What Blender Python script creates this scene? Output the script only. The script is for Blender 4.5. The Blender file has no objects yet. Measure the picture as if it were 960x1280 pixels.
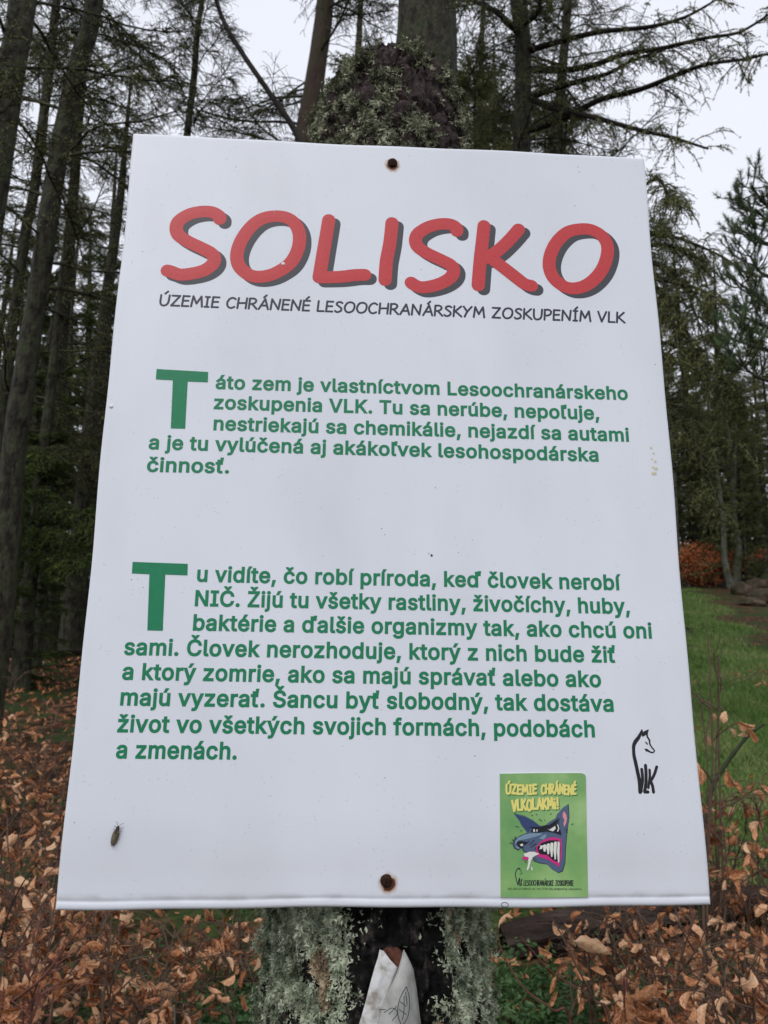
import bpy, math, random, os
import numpy as np
from mathutils import Vector, Matrix, noise, geometry

rng = np.random.default_rng(7)
random.seed(7)
sc = bpy.context.scene
COL = sc.collection

# ------------------------------------------------------------------ camera
FPX = 1030.0; PW, PH = 960, 1280
PITCH = math.radians(10.0); CAMZ = 1.45
cam_data = bpy.data.cameras.new('camera')
cam = bpy.data.objects.new('camera', cam_data); COL.objects.link(cam)
cam.location = (0, 0, CAMZ); cam.rotation_euler = (math.pi/2 + PITCH, 0, 0)
cam_data.sensor_fit = 'VERTICAL'; cam_data.sensor_height = 36.0
cam_data.lens = FPX/PH*36.0
cam_data.clip_start = 0.02; cam_data.clip_end = 1500
cam_data.dof.use_dof = True; cam_data.dof.focus_distance = 0.69
cam_data.dof.aperture_fstop = cam_data.lens/1.5
sc.camera = cam

# ------------------------------------------------------------------ sky and sun (overcast)
SUN_EL, SUN_AZ = math.radians(52), math.radians(205)   # azimuth from +Y, clockwise
w = bpy.data.worlds.new('World'); sc.world = w; w.use_nodes = True
nt = w.node_tree; nt.nodes.clear()
N = nt.nodes.new; L = nt.links.new
out = N('ShaderNodeOutputWorld'); bg = N('ShaderNodeBackground'); bg.inputs['Strength'].default_value = 0.1
sky = N('ShaderNodeTexSky'); sky.sky_type = 'NISHITA'; sky.sun_disc = False
sky.sun_elevation = SUN_EL; sky.sun_rotation = SUN_AZ; sky.air_density = 1.5; sky.dust_density = 4
hs = N('ShaderNodeHueSaturation'); hs.inputs['Saturation'].default_value = 0.25
L(sky.outputs[0], hs.inputs['Color'])
tc = N('ShaderNodeTexCoord'); no = N('ShaderNodeTexNoise'); no.inputs['Scale'].default_value = 1.6; no.inputs['Detail'].default_value = 4
L(tc.outputs['Generated'], no.inputs['Vector'])
cr = N('ShaderNodeValToRGB'); cr.color_ramp.elements[0].position = .3; cr.color_ramp.elements[1].position = .75
cr.color_ramp.elements[0].color = (8.3, 8.65, 9.7, 1); cr.color_ramp.elements[1].color = (9.3, 9.6, 10.5, 1)
L(no.outputs['Fac'], cr.inputs[0])
mx = N('ShaderNodeMix'); mx.data_type = 'RGBA'; mx.inputs[0].default_value = 0.88
L(hs.outputs[0], mx.inputs[6]); L(cr.outputs[0], mx.inputs[7]); L(mx.outputs[2], bg.inputs['Color']); L(bg.outputs[0], out.inputs[0])
sd = bpy.data.lights.new('sun', 'SUN'); sd.energy = 1.15; sd.angle = math.radians(40); sd.color = (1, .98, .96)
sun = bpy.data.objects.new('sun', sd); COL.objects.link(sun)
sv = Vector((math.sin(SUN_AZ)*math.cos(SUN_EL), math.cos(SUN_AZ)*math.cos(SUN_EL), math.sin(SUN_EL)))
sun.rotation_euler = sv.to_track_quat('Z', 'Y').to_euler()
sc.view_settings.view_transform = 'Standard'; sc.view_settings.look = 'None'
sc.view_settings.exposure = 0.1; sc.view_settings.gamma = 1.0
try:
    sc.cycles.use_denoising = True
except Exception: pass
sc.cycles.max_bounces = 6; sc.cycles.transparent_max_bounces = 8

# ------------------------------------------------------------------ pixel <-> world
UP = np.array([0, -math.sin(PITCH), math.cos(PITCH)]); FW = np.array([0, math.cos(PITCH), math.sin(PITCH)]); RT = np.array([1., 0, 0])
C0 = np.array([0, 0, CAMZ])
def ray(px, py):
    return RT*((px-480)/FPX) + UP*(-(py-640)/FPX) + FW
def P(px, py, d):                      # the point on that ray at world distance d along +Y
    r = ray(px, py); return C0 + r*(d/r[1])
def gz(x, y):
    x = np.asarray(x, float); y = np.asarray(y, float)
    s = np.clip(y-1.0, 0, 31); z = .13*s + .05*np.clip(y-32, 0, 400)
    z = z + .03*np.sin(x*1.3+y*.7)*np.clip(y/3, 0, 1) + .05*np.sin(x*.45-y*.33)*np.clip(y/6, 0, 1) + .25*np.sin(x*.11+1)*np.clip((y-20)/20, 0, 1)
    z = z + .02*np.clip(-x-1, 0, 60)*np.clip(y/10, 0, 1)
    return z

# ------------------------------------------------------------------ object helpers
def tag(o, label=None, cat=None, group=None, kind=None):
    if label: o['label'] = label
    if cat: o['category'] = cat
    if group: o['group'] = group
    if kind: o['kind'] = kind
    return o
def empty(name, loc=(0, 0, 0)):
    o = bpy.data.objects.new(name, None); o.empty_display_size = .1; COL.objects.link(o); o.location = loc; return o
class MB:
    def __init__(s): s.v = []; s.f = []; s.n = 0
    def add(s, v, f, mat=0, smooth=True):
        v = np.asarray(v, float).reshape(-1, 3); f = np.asarray(f, np.int64)
        if len(f) == 0: return
        s.v.append(v); s.f.append((f+s.n, mat, smooth)); s.n += len(v)
    def mesh(s, name, mats):
        me = bpy.data.meshes.new(name)
        V = np.concatenate(s.v)
        tot = [np.full(len(f), f.shape[1]) for f, _, _ in s.f]; tot = np.concatenate(tot)
        loops = np.concatenate([f.ravel() for f, _, _ in s.f])
        mi = np.concatenate([np.full(len(f), m) for f, m, _ in s.f]); sm = np.concatenate([np.full(len(f), k) for f, _, k in s.f])
        me.vertices.add(len(V)); me.vertices.foreach_set('co', V.astype(np.float32).ravel())
        me.loops.add(len(loops)); me.loops.foreach_set('vertex_index', loops.astype(np.int32))
        me.polygons.add(len(tot)); st = np.concatenate([[0], np.cumsum(tot)[:-1]])
        me.polygons.foreach_set('loop_start', st.astype(np.int32)); me.polygons.foreach_set('loop_total', tot.astype(np.int32))
        me.polygons.foreach_set('material_index', mi.astype(np.int32)); me.polygons.foreach_set('use_smooth', sm.astype(bool))
        me.update(calc_edges=True); me.validate()
        for m in (mats if isinstance(mats, (list, tuple)) else [mats]): me.materials.append(m)
        return me
    def build(s, name, mats, parent=None):
        o = bpy.data.objects.new(name, s.mesh(name, mats)); COL.objects.link(o)
        if parent is not None: o.parent = parent
        return o
def place(name, me, parent=None, mat=None):
    o = bpy.data.objects.new(name, me); COL.objects.link(o)
    if parent is not None: o.parent = parent
    if mat is not None: o.matrix_basis = mat
    return o

def batched_tubes(polys, r0, r1, sides=3):
    """polys (Q,m,3): tapered tubes along each polyline"""
    Q, m, _ = polys.shape
    t = np.empty_like(polys); t[:, 1:-1] = polys[:, 2:]-polys[:, :-2]; t[:, 0] = polys[:, 1]-polys[:, 0]; t[:, -1] = polys[:, -1]-polys[:, -2]
    t /= np.linalg.norm(t, axis=2, keepdims=True)+1e-9
    ref = np.where(np.abs(t[:, :1, 2:3]) < .9, np.array([0, 0, 1.]), np.array([1., 0, 0])); ref = np.broadcast_to(ref, t.shape)
    a = np.cross(t, ref); a /= np.linalg.norm(a, axis=2, keepdims=True)+1e-9; b = np.cross(t, a)
    fr = np.linspace(0, 1, m)[None, :, None]
    r0 = np.broadcast_to(np.asarray(r0, float), (Q,))[:, None, None]; r1 = np.broadcast_to(np.asarray(r1, float), (Q,))[:, None, None]
    r = r0*(1-fr)+r1*fr
    ang = np.arange(sides)*2*np.pi/sides
    V = polys[:, :, None, :] + r[..., None]*(a[:, :, None, :]*np.cos(ang)[None, None, :, None] + b[:, :, None, :]*np.sin(ang)[None, None, :, None])
    V = V.reshape(-1, 3)
    q = np.arange(Q)[:, None, None]*m*sides; i = np.arange(m-1)[None, :, None]*sides; j = np.arange(sides)[None, None, :]; j2 = (j+1) % sides
    F = np.stack([q+i+j, q+i+j2, q+i+sides+j2, q+i+sides+j], -1).reshape(-1, 4)
    return V, F
def spikes(a, b, r):
    """3-sided pyramids from a to b"""
    Nn = len(a); t = b-a; t = t/(np.linalg.norm(t, axis=1, keepdims=True)+1e-9)
    ref = np.where(np.abs(t[:, 2:3]) < .9, np.array([0, 0, 1.]), np.array([1., 0, 0]))
    u = np.cross(t, ref); u /= np.linalg.norm(u, axis=1, keepdims=True)+1e-9; v = np.cross(t, u)
    r = np.broadcast_to(np.asarray(r, float), (Nn,))[:, None]
    V = np.stack([a+u*r, a-u*r*.5+v*r*.87, a-u*r*.5-v*r*.87, b], 1).reshape(-1, 3)
    k = np.arange(Nn)[:, None]*4
    F = np.concatenate([k+np.array([[0, 1, 3]]), k+np.array([[1, 2, 3]]), k+np.array([[2, 0, 3]])])
    return V, F
def tube1(pts, rad, sides=8):
    pts = np.asarray(pts, float); n = len(pts); rad = np.broadcast_to(np.asarray(rad, float), (n,))
    V, F = batched_tubes(pts[None], 1, 1, sides)
    V = V.reshape(n, sides, 3); V = pts[:, None]+(V-pts[:, None])*rad[:, None, None]
    return V.reshape(-1, 3), F
def catmull(p, n=6, closed=False):
    p = np.asarray(p, float); out = []
    m = len(p)
    if m < 3 and not closed: return np.array([p[0]+(p[-1]-p[0])*t for t in np.linspace(0, 1, 3)])
    rngi = range(m) if closed else range(m-1)
    for i in rngi:
        if closed: a, b, c, d = p[(i-1) % m], p[i], p[(i+1) % m], p[(i+2) % m]
        else: a, b, c, d = p[max(i-1, 0)], p[i], p[i+1], p[min(i+2, m-1)]
        for t in np.arange(n)/n:
            out.append(.5*((2*b)+(-a+c)*t+(2*a-5*b+4*c-d)*t*t+(-a+3*b-3*c+d)*t**3))
    if not closed: out.append(p[-1])
    else: out.append(out[0])
    return np.array(out)
def grow(par, cnt, lmin, lmax, m=4, tmin=.12, droop=.3, side=1.0, up=0., curl=.2, tfall=.4, rnd=.35):
    """children on parent polylines (Q,n,3) -> (Q*cnt,m,3)"""
    Q, n, _ = par.shape
    t = np.sort(rng.uniform(tmin, 1, (Q, cnt)), axis=1)
    x = t*(n-1); i = np.minimum(x.astype(int), n-2); f = (x-i)[..., None]
    qi = np.arange(Q)[:, None]
    a = par[qi, i]; b = par[qi, i+1]; s = a*(1-f)+b*f
    T = b-a; T /= np.linalg.norm(T, axis=2, keepdims=True)+1e-9
    hz = np.cross(T, np.array([0, 0, 1.])); hz /= np.linalg.norm(hz, axis=2, keepdims=True)+1e-6
    sg = rng.choice([-1, 1], (Q, cnt, 1))
    d = T*rng.uniform(.3, 1, (Q, cnt, 1)) + hz*sg*side*rng.uniform(.4, 1.1, (Q, cnt, 1)) + np.array([0, 0, 1.])*up + rng.normal(0, rnd, (Q, cnt, 3))
    d /= np.linalg.norm(d, axis=2, keepdims=True)
    Ln = rng.uniform(lmin, lmax, (Q, cnt, 1))*(1-tfall*t[..., None])
    pts = [s]; cur = s; dd = d
    for k in range(m-1):
        cur = cur+dd*Ln/(m-1); pts.append(cur)
        dd = dd+np.array([0, 0, -1.])*droop/(m-1)*2+rng.normal(0, curl, dd.shape); dd /= np.linalg.norm(dd, axis=2, keepdims=True)
    return np.stack(pts, 2).reshape(-1, m, 3)
def tufts(polys, cnt, size, n=3, r=.18):
    """little needle clusters along polylines"""
    Q, m, _ = polys.shape
    t = rng.uniform(.1, 1, (Q, cnt))*(m-1); i = np.minimum(t.astype(int), m-2); f = (t-i)[..., None]; qi = np.arange(Q)[:, None]
    s = (polys[qi, i]*(1-f)+polys[qi, i+1]*f).reshape(-1, 3)
    s = np.repeat(s, n, 0); d = rng.normal(0, 1, s.shape); d /= np.linalg.norm(d, axis=1, keepdims=True)
    ln = rng.uniform(.6, 1.2, (len(s), 1))*size
    return spikes(s, s+d*ln, size*r)

# ------------------------------------------------------------------ materials
def mat(name, rough=.8, spec=.3):
    m = bpy.data.materials.new(name); m.use_nodes = True; b = m.node_tree.nodes['Principled BSDF']
    b.inputs['Roughness'].default_value = rough; b.inputs['Specular IOR Level'].default_value = spec
    return m, m.node_tree, b
def rampmat(name, cols, scale=5, detail=5, rough=.8, spec=.2, bump=0, bscale=30, coords='Object', stretch=(1, 1, 1), bdist=.01, contrast=(.3, .7), transl=0, rand=0):
    m, t, b = mat(name, rough, spec)
    tcn = t.nodes.new('ShaderNodeTexCoord'); mp = t.nodes.new('ShaderNodeMapping'); mp.inputs['Scale'].default_value = stretch
    t.links.new(tcn.outputs[coords], mp.inputs[0])
    n = t.nodes.new('ShaderNodeTexNoise'); n.inputs['Scale'].default_value = scale; n.inputs['Detail'].default_value = detail; n.inputs['Roughness'].default_value = .6
    t.links.new(mp.outputs[0], n.inputs['Vector'])
    r = t.nodes.new('ShaderNodeValToRGB'); e = r.color_ramp.elements
    e[0].position = contrast[0]; e[0].color = (*cols[0], 1); e[1].position = contrast[1]; e[1].color = (*cols[-1], 1)
    for k, c in enumerate(cols[1:-1]):
        x = e.new(contrast[0]+(contrast[1]-contrast[0])*(k+1)/(len(cols)-1)); x.color = (*c, 1)
    if rand:
        oi = t.nodes.new('ShaderNodeObjectInfo'); ma = t.nodes.new('ShaderNodeMath'); ma.operation = 'MULTIPLY_ADD'
        ma.inputs[1].default_value = rand; ma.inputs[2].default_value = -rand/2
        ad = t.nodes.new('ShaderNodeMath'); ad.operation = 'ADD'
        t.links.new(oi.outputs['Random'], ma.inputs[0]); t.links.new(ma.outputs[0], ad.inputs[0]); t.links.new(n.outputs['Fac'], ad.inputs[1]); t.links.new(ad.outputs[0], r.inputs[0])
    else: t.links.new(n.outputs['Fac'], r.inputs[0])
    t.links.new(r.outputs[0], b.inputs['Base Color'])
    if bump:
        n2 = t.nodes.new('ShaderNodeTexNoise'); n2.inputs['Scale'].default_value = bscale; n2.inputs['Detail'].default_value = 6
        t.links.new(mp.outputs[0], n2.inputs['Vector']); bm = t.nodes.new('ShaderNodeBump'); bm.inputs['Strength'].default_value = bump; bm.inputs['Distance'].default_value = bdist
        t.links.new(n2.outputs['Fac'], bm.inputs['Height']); t.links.new(bm.outputs[0], b.inputs['Normal'])
    if transl:
        o = t.nodes['Material Output']; tr = t.nodes.new('ShaderNodeBsdfTranslucent'); ms = t.nodes.new('ShaderNodeMixShader'); ms.inputs[0].default_value = transl
        t.links.new(r.outputs[0], tr.inputs[0]); t.links.new(b.outputs[0], ms.inputs[1]); t.links.new(tr.outputs[0], ms.inputs[2]); t.links.new(ms.outputs[0], o.inputs[0])
    return m
def flat(name, col, rough=.45, spec=.4, speck=.0):
    if speck: return rampmat(name, [tuple(c*(1-speck) for c in col), col], scale=420, detail=3, rough=rough, spec=spec, contrast=(.36, .44))
    m, t, b = mat(name, rough, spec); b.inputs['Base Color'].default_value = (*col, 1); return m
M = {}
M['bark'] = rampmat('larch_bark', [(.009, .008, .006), (.03, .027, .019), (.055, .055, .034), (.042, .057, .024)], scale=17, detail=9, bump=1, bscale=30, stretch=(1, 1, .4), bdist=.05, contrast=(.33, .67))
M['bark_pale'] = rampmat('pale_beech_bark', [(.05, .055, .04), (.13, .135, .105), (.08, .10, .06)], scale=3, detail=6, bump=.3, bscale=10, bdist=.02)
M['bark_red'] = rampmat('reddish_bark', [(.03, .026, .02), (.075, .05, .038), (.055, .06, .03)], scale=5, detail=7, bump=.9, bscale=18, stretch=(1, 1, .4), bdist=.03)
M['branch'] = rampmat('branch_bark', [(.012, .010, .008), (.045, .043, .026), (.08, .092, .042)], scale=4, detail=3)
M['branch_dark'] = rampmat('dark_branch_bark', [(.010, .008, .007), (.03, .027, .02)], scale=4, detail=3)
M['needle'] = rampmat('larch_needles', [(.13, .15, .05), (.24, .26, .10), (.33, .34, .14)], scale=1.3, detail=3, transl=.3)
M['needle_spruce'] = rampmat('spruce_needles', [(.035, .06, .018), (.085, .13, .03), (.16, .22, .05)], scale=2.0, detail=3, transl=.2)
M['needle_pine'] = rampmat('pine_needles', [(.03, .055, .026), (.07, .11, .05), (.12, .165, .08)], scale=3, detail=3, transl=.15)
M['twig'] = rampmat('sapling_twig', [(.06, .032, .024), (.12, .075, .055), (.09, .08, .05)], scale=9, detail=3)
M['twig_red'] = rampmat('reddish_twig', [(.09, .03, .022), (.17, .075, .055)], scale=9, detail=3)
M['stem_moss'] = rampmat('mossy_stem', [(.02, .022, .014), (.05, .06, .03)], scale=20, detail=4, bump=.3)
M['leaf'] = rampmat('dry_beech_leaf', [(.12, .042, .016), (.44, .175, .072), (.66, .33, .165), (.80, .53, .33)], scale=9, detail=4, rough=.55, spec=.35, transl=.22, rand=.5, contrast=(.25, .75), bump=.35, bscale=60, bdist=.004)
M['litter'] = rampmat('leaf_litter', [(.05, .022, .012), (.20, .09, .048), (.36, .19, .11)], scale=14, detail=4, rough=.7, transl=.1, coords='Object')
M['herb'] = rampmat('green_herb_leaf', [(.03, .06, .022), (.06, .125, .04), (.11, .19, .075)], scale=6, detail=3, rough=.5, transl=.25)
M['grass'] = rampmat('meadow_grass_blade', [(.08, .14, .035), (.14, .235, .06), (.27, .29, .12)], scale=.9, detail=4, transl=.25)
M['rotten'] = rampmat('rotten_wood', [(.006, .004, .004), (.03, .019, .015), (.075, .055, .045)], scale=8, detail=8, bump=1, bscale=40, stretch=(.2, 1, 1), bdist=.04)
M['stone'] = rampmat('mossy_stone', [(.02, .026, .01), (.06, .045, .03), (.14, .095, .065)], scale=3, detail=7, bump=.8, bscale=7, bdist=.06)
exec_dir = None

# ------------------------------------------------------------------ ground
def build_ground():
    def axis(a, b, fine0, fine1, step, coarse):
        xs = list(np.arange(fine0, fine1, step)); x = fine1; s = step
        while x < b: xs.append(x); s *= coarse; x += s
        xs.append(b); x = fine0; s = step
        while x > a: s *= coarse; x -= s; xs.append(max(x, a))
        return np.unique(np.round(xs, 3))
    xs = axis(-400, 400, -6, 8, .09, 1.12); ys = axis(-300, 500, -1, 14, .09, 1.12)
    X, Y = np.meshgrid(xs, ys); Z = gz(X, Y)
    near = np.exp(-((X/14)**2+((Y-5)/14)**2))
    bump = np.array([noise.fractal(Vector((x*1.7, y*1.7, 0)), 1, 2, 4) for x, y in zip(X.ravel(), Y.ravel())]).reshape(X.shape)
    Z = Z+bump*.035*near
    V = np.stack([X, Y, Z], -1).reshape(-1, 3); nx, ny = len(xs), len(ys)
    i = np.arange(ny-1)[:, None]*nx; j = np.arange(nx-1)[None]
    F = np.stack([i+j, i+j+1, i+nx+j+1, i+nx+j], -1).reshape(-1, 4)
    m, t, b = mat('forest_floor', .95, .1)
    tcn = t.nodes.new('ShaderNodeTexCoord')
    def nz(s, d=6):
        n = t.nodes.new('ShaderNodeTexNoise'); n.inputs['Scale'].default_value = s; n.inputs['Detail'].default_value = d; t.links.new(tcn.outputs['Object'], n.inputs['Vector']); return n
    def ramp(src, stops):
        r = t.nodes.new('ShaderNodeValToRGB'); e = r.color_ramp.elements
        e[0].position, e[0].color = stops[0][0], (*stops[0][1], 1); e[1].position, e[1].color = stops[-1][0], (*stops[-1][1], 1)
        for p, c in stops[1:-1]: x = e.new(p); x.color = (*c, 1)
        t.links.new(src, r.inputs[0]); return r
    r1 = ramp(nz(11, 8).outputs['Fac'], [(.3, (.012, .009, .006)), (.5, (.05, .026, .015)), (.62, (.15, .07, .04)), (.72, (.22, .12, .07))])
    r2 = ramp(nz(2.2, 5).outputs['Fac'], [(.46, (0, 0, 0)), (.58, (1, 1, 1))])
    r3 = ramp(nz(25, 5).outputs['Fac'], [(.3, (.015, .025, .008)), (.7, (.045, .075, .02))])
    r4 = ramp(nz(3.5, 9).outputs['Fac'], [(.3, (.05, .085, .025)), (.45, (.085, .15, .04)), (.58, (.12, .19, .055)), (.72, (.15, .14, .06))])
    a = t.nodes.new('ShaderNodeMix'); a.data_type = 'RGBA'; t.links.new(r2.outputs[0], a.inputs[0]); t.links.new(r1.outputs[0], a.inputs[6]); t.links.new(r3.outputs[0], a.inputs[7])
    at = t.nodes.new('ShaderNodeAttribute'); at.attribute_name = 'meadow'
    c = t.nodes.new('ShaderNodeMix'); c.data_type = 'RGBA'; t.links.new(at.outputs['Fac'], c.inputs[0]); t.links.new(a.outputs[2], c.inputs[6]); t.links.new(r4.outputs[0], c.inputs[7])
    t.links.new(c.outputs[2], b.inputs['Base Color'])
    bm = t.nodes.new('ShaderNodeBump'); bm.inputs['Strength'].default_value = .8; bm.inputs['Distance'].default_value = .03; t.links.new(nz(30, 8).outputs['Fac'], bm.inputs['Height']); t.links.new(bm.outputs[0], b.inputs['Normal'])
    mb = MB(); mb.add(V, F); o = mb.build('ground', m)
    me = o.data; att = me.attributes.new('meadow', 'FLOAT', 'POINT')
    att.data.foreach_set('value', meadow(V[:, 0], V[:, 1]).astype(np.float32))
    tag(o, kind='structure'); return o
def meadow(x, y):
    wob = .5*np.sin(x*1.9+y*.8)+.35*np.sin(x*.7-y*1.7)
    a = np.clip((x-.18*y-.25+wob*.3)/.5, 0, 1); b = np.clip((y-3.7+wob*.4)/.6, 0, 1); c = np.clip((31.0+.6*wob-y)/1.0, 0, 1)*np.clip((7.2+(y-16)*.30+.5*wob-x)/1.0, 0, 1)
    return a*b*c
ground = build_ground()

# ------------------------------------------------------------------ leaves
def leaf_arrays(seed, n=6, curl=1.0, wd=.27):
    r = np.random.default_rng(seed)
    t = np.linspace(0, 1, n); hw = wd*np.sin(np.pi*np.clip(t*.97+.02, 0, 1)**.85)**.8; hw[0] = .01; hw[-1] = .01
    fold = r.uniform(.2, 1.1)*curl; bend = r.choice([-1, 1])*r.uniform(.4, 2.6)*curl; tw = r.uniform(-1.5, 1.5)*curl
    V = []; ang = 0; p = np.array([0., 0.]); 
    for k in range(n):
        if k: ang += bend/(n-1); p = p+np.array([math.cos(ang), math.sin(ang)])/(n-1)
        a = tw*t[k]; wv = hw[k]*(1+.12*r.normal())
        for s in (-1, -.5, 0, .5, 1):
            x = s*wv*math.cos(fold*abs(s)); z = abs(s)*wv*math.sin(fold)*1.2+.035*r.normal()*abs(s)
            V.append((x*math.cos(a)-z*math.sin(a), p[0]-math.sin(ang)*z, p[1]+x*math.sin(a)+z*math.cos(a)))
    F = [(k*5+j, k*5+j+1, k*5+5+j+1, k*5+5+j) for k in range(n-1) for j in range(4)]
    return np.array(V), np.array(F)
LEAF = []
for k in range(12):
    v, f = leaf_arrays(100+k); mb = MB(); mb.add(v, f); mb.add([(0, -.18, .02), (.012, 0, 0), (-.012, 0, 0)], [(0, 1, 2)]); LEAF.append(mb.mesh('leaf', M['leaf']))
vb, fb_ = leaf_arrays(41, 9, .45, .2); mb = MB(); mb.add(vb, fb_); mb.add([(0, -.18, .02), (.012, 0, 0), (-.012, 0, 0)], [(0, 1, 2)]); LEAF.append(mb.mesh('leaf', M['leaf']))
def leaf_matrix(pos, dr, size, roll):
    y = Vector(dr).normalized(); up = Vector((0, 0, 1)) if abs(y.z) < .95 else Vector((1, 0, 0))
    x = y.cross(up).normalized(); z = x.cross(y)
    R = Matrix((x, y, z)).transposed().to_4x4() @ Matrix.Rotation(roll, 4, 'Y')
    return Matrix.Translation(pos) @ R @ Matrix.Diagonal((size, size, size, 1))
def scatter_leaf_mesh(mb, pos, dirs, sizes, variants, m=0, n=4, curl=1.0):
    """bake many small leaves in one mesh"""
    base = [leaf_arrays(300+k, n, curl) for k in range(variants)]
    N_ = len(pos); up = rng.normal(0, 1, (N_, 3)); y = dirs/np.linalg.norm(dirs, axis=1, keepdims=True)
    x = np.cross(y, up); x /= np.linalg.norm(x, axis=1, keepdims=True)+1e-9; z = np.cross(x, y)
    ch = rng.integers(0, variants, N_)
    for k in range(variants):
        s = ch == k; v, f = base[k]; c = s.sum()
        if not c: continue
        V = pos[s][:, None]+sizes[s][:, None, None]*(v[None, :, :1]*x[s][:, None]+v[None, :, 1:2]*y[s][:, None]+v[None, :, 2:]*z[s][:, None])
        F = (np.arange(c)[:, None, None]*len(v)+f[None]).reshape(-1, 4)
        mb.add(V.reshape(-1, 3), F, m)

# leaf litter: single leaves where they show large, the rest as one layer
for k in range(300):
    while True:
        if rng.random() < .6: px, py = rng.uniform(-20, 470), rng.uniform(1080, 1330)
        else: px, py = rng.uniform(560, 980), rng.uniform(1080, 1330)
        d = rng.uniform(2.3, 4.6); r_ = ray(px, py); x = r_[0]/r_[1]*d
        if 1: break
    z = float(gz(x, d))+.012+rng.random()*.02
    dr = rng.normal(0, 1, 3); dr[2] *= .25
    place('leaf', LEAF[random.randrange(12)], ground, leaf_matrix((x, d, z), dr, rng.uniform(.05, .08), rng.uniform(-.6, .6)))
def litter():
    n = 15000; y = 1.6+rng.random(n)**1.3*10; x = rng.uniform(-1, 1, n)*(1.2+y*.75)
    keep = rng.random(n) > meadow(x, y)*.95; x, y = x[keep], y[keep]; n = len(x)
    pos = np.stack([x, y, gz(x, y)+.005+rng.random(n)*.03], 1); d = rng.normal(0, 1, (n, 3)); d[:, 2] *= .3
    mb = MB(); scatter_leaf_mesh(mb, pos, d, rng.uniform(.045, .085, n), 8, n=4)
    o = mb.build('leaf_litter', M['leaf']); tag(o, 'brown fallen beech leaves covering the forest floor', 'fallen leaves', kind='stuff')
litter()
def herbs():
    n = 12000; c = np.stack([rng.uniform(-2.0, 2.2, 260), rng.uniform(2.4, 5.2, 260)], 1)
    # clumps on both sides of the stump
    c2 = []
    for (px, py, s, k) in ((665, 1215, .22, 60), (700, 1240, .25, 50), (640, 1190, .18, 40), (290, 1230, .2, 45), (240, 1260, .2, 35), (310, 1170, .15, 18), (150, 1165, .15, 10), (20, 980, .3, 30), (60, 1120, .25, 22), (150, 1250, .25, 26), (40, 1240, .2, 16), (900, 1130, .2, 14), (820, 1200, .3, 20), (300,1150,.3,20), (760,1160,.3,25)):
        for _ in range(k):
            r_ = ray(px, py); t_ = rng.uniform(2.3, 3.1); c2.append((r_[0]/r_[1]*t_+rng.normal(0, s*.6), t_+rng.normal(0, s)))
    c = np.concatenate([c[:90], np.array(c2)]); ci = rng.integers(0, len(c), n)
    pos2 = c[ci]+rng.normal(0, .045, (n, 2)); h = rng.uniform(.01, .09, n)
    pos = np.stack([pos2[:, 0], pos2[:, 1], gz(pos2[:, 0], pos2[:, 1])+h+.02], 1)
    mb = MB(); d = rng.normal(0, 1, (n, 3)); d[:, 2] *= .35
    scatter_leaf_mesh(mb, pos, d, rng.uniform(.018, .034, n), 5, n=4, curl=.5)
    g = pos.copy(); g[:, 2] -= h+.02; s = rng.random(n) < .4; v, f = spikes(g[s], pos[s], .0012); mb.add(v, f)
    o = mb.build('ground_herbs', M['herb']); tag(o, 'low green herbs growing through the dead leaves around the stump', 'ground cover', kind='stuff')
herbs()
def meadow_grass():
    n = 150000; y = 3.8+rng.random(n)**1.6*26; x = .15*y+rng.random(n)**1.0*(.45*y+.6)
    k = rng.random(n) < meadow(x, y); x, y = x[k], y[k]; n = len(x)
    p = np.stack([x, y, gz(x, y)], 1); h = rng.uniform(.02, .07, n)*(1+y*.02)*(1+1.1*np.clip(np.sin(x*2.3+1.7*np.sin(y*1.1))*np.sin(y*1.9+x), 0, 1)); tip = p+np.stack([rng.normal(0, .6, n)*h, rng.normal(0, .6, n)*h, h], 1)
    wv = rng.normal(0, 1, (n, 3)); wv[:, 2] = 0; wv /= np.linalg.norm(wv, axis=1, keepdims=True); wd = (.0035+.0005*y)[:, None]
    V = np.stack([p-wv*wd, p+wv*wd, tip], 1).reshape(-1, 3); F = np.arange(n*3).reshape(-1, 3)
    mb = MB(); mb.add(V, F); o = mb.build('meadow_grass', M['grass']); tag(o, 'short green grass on the sloping clearing right of the sign', 'grass', kind='stuff')
meadow_grass()

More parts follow.
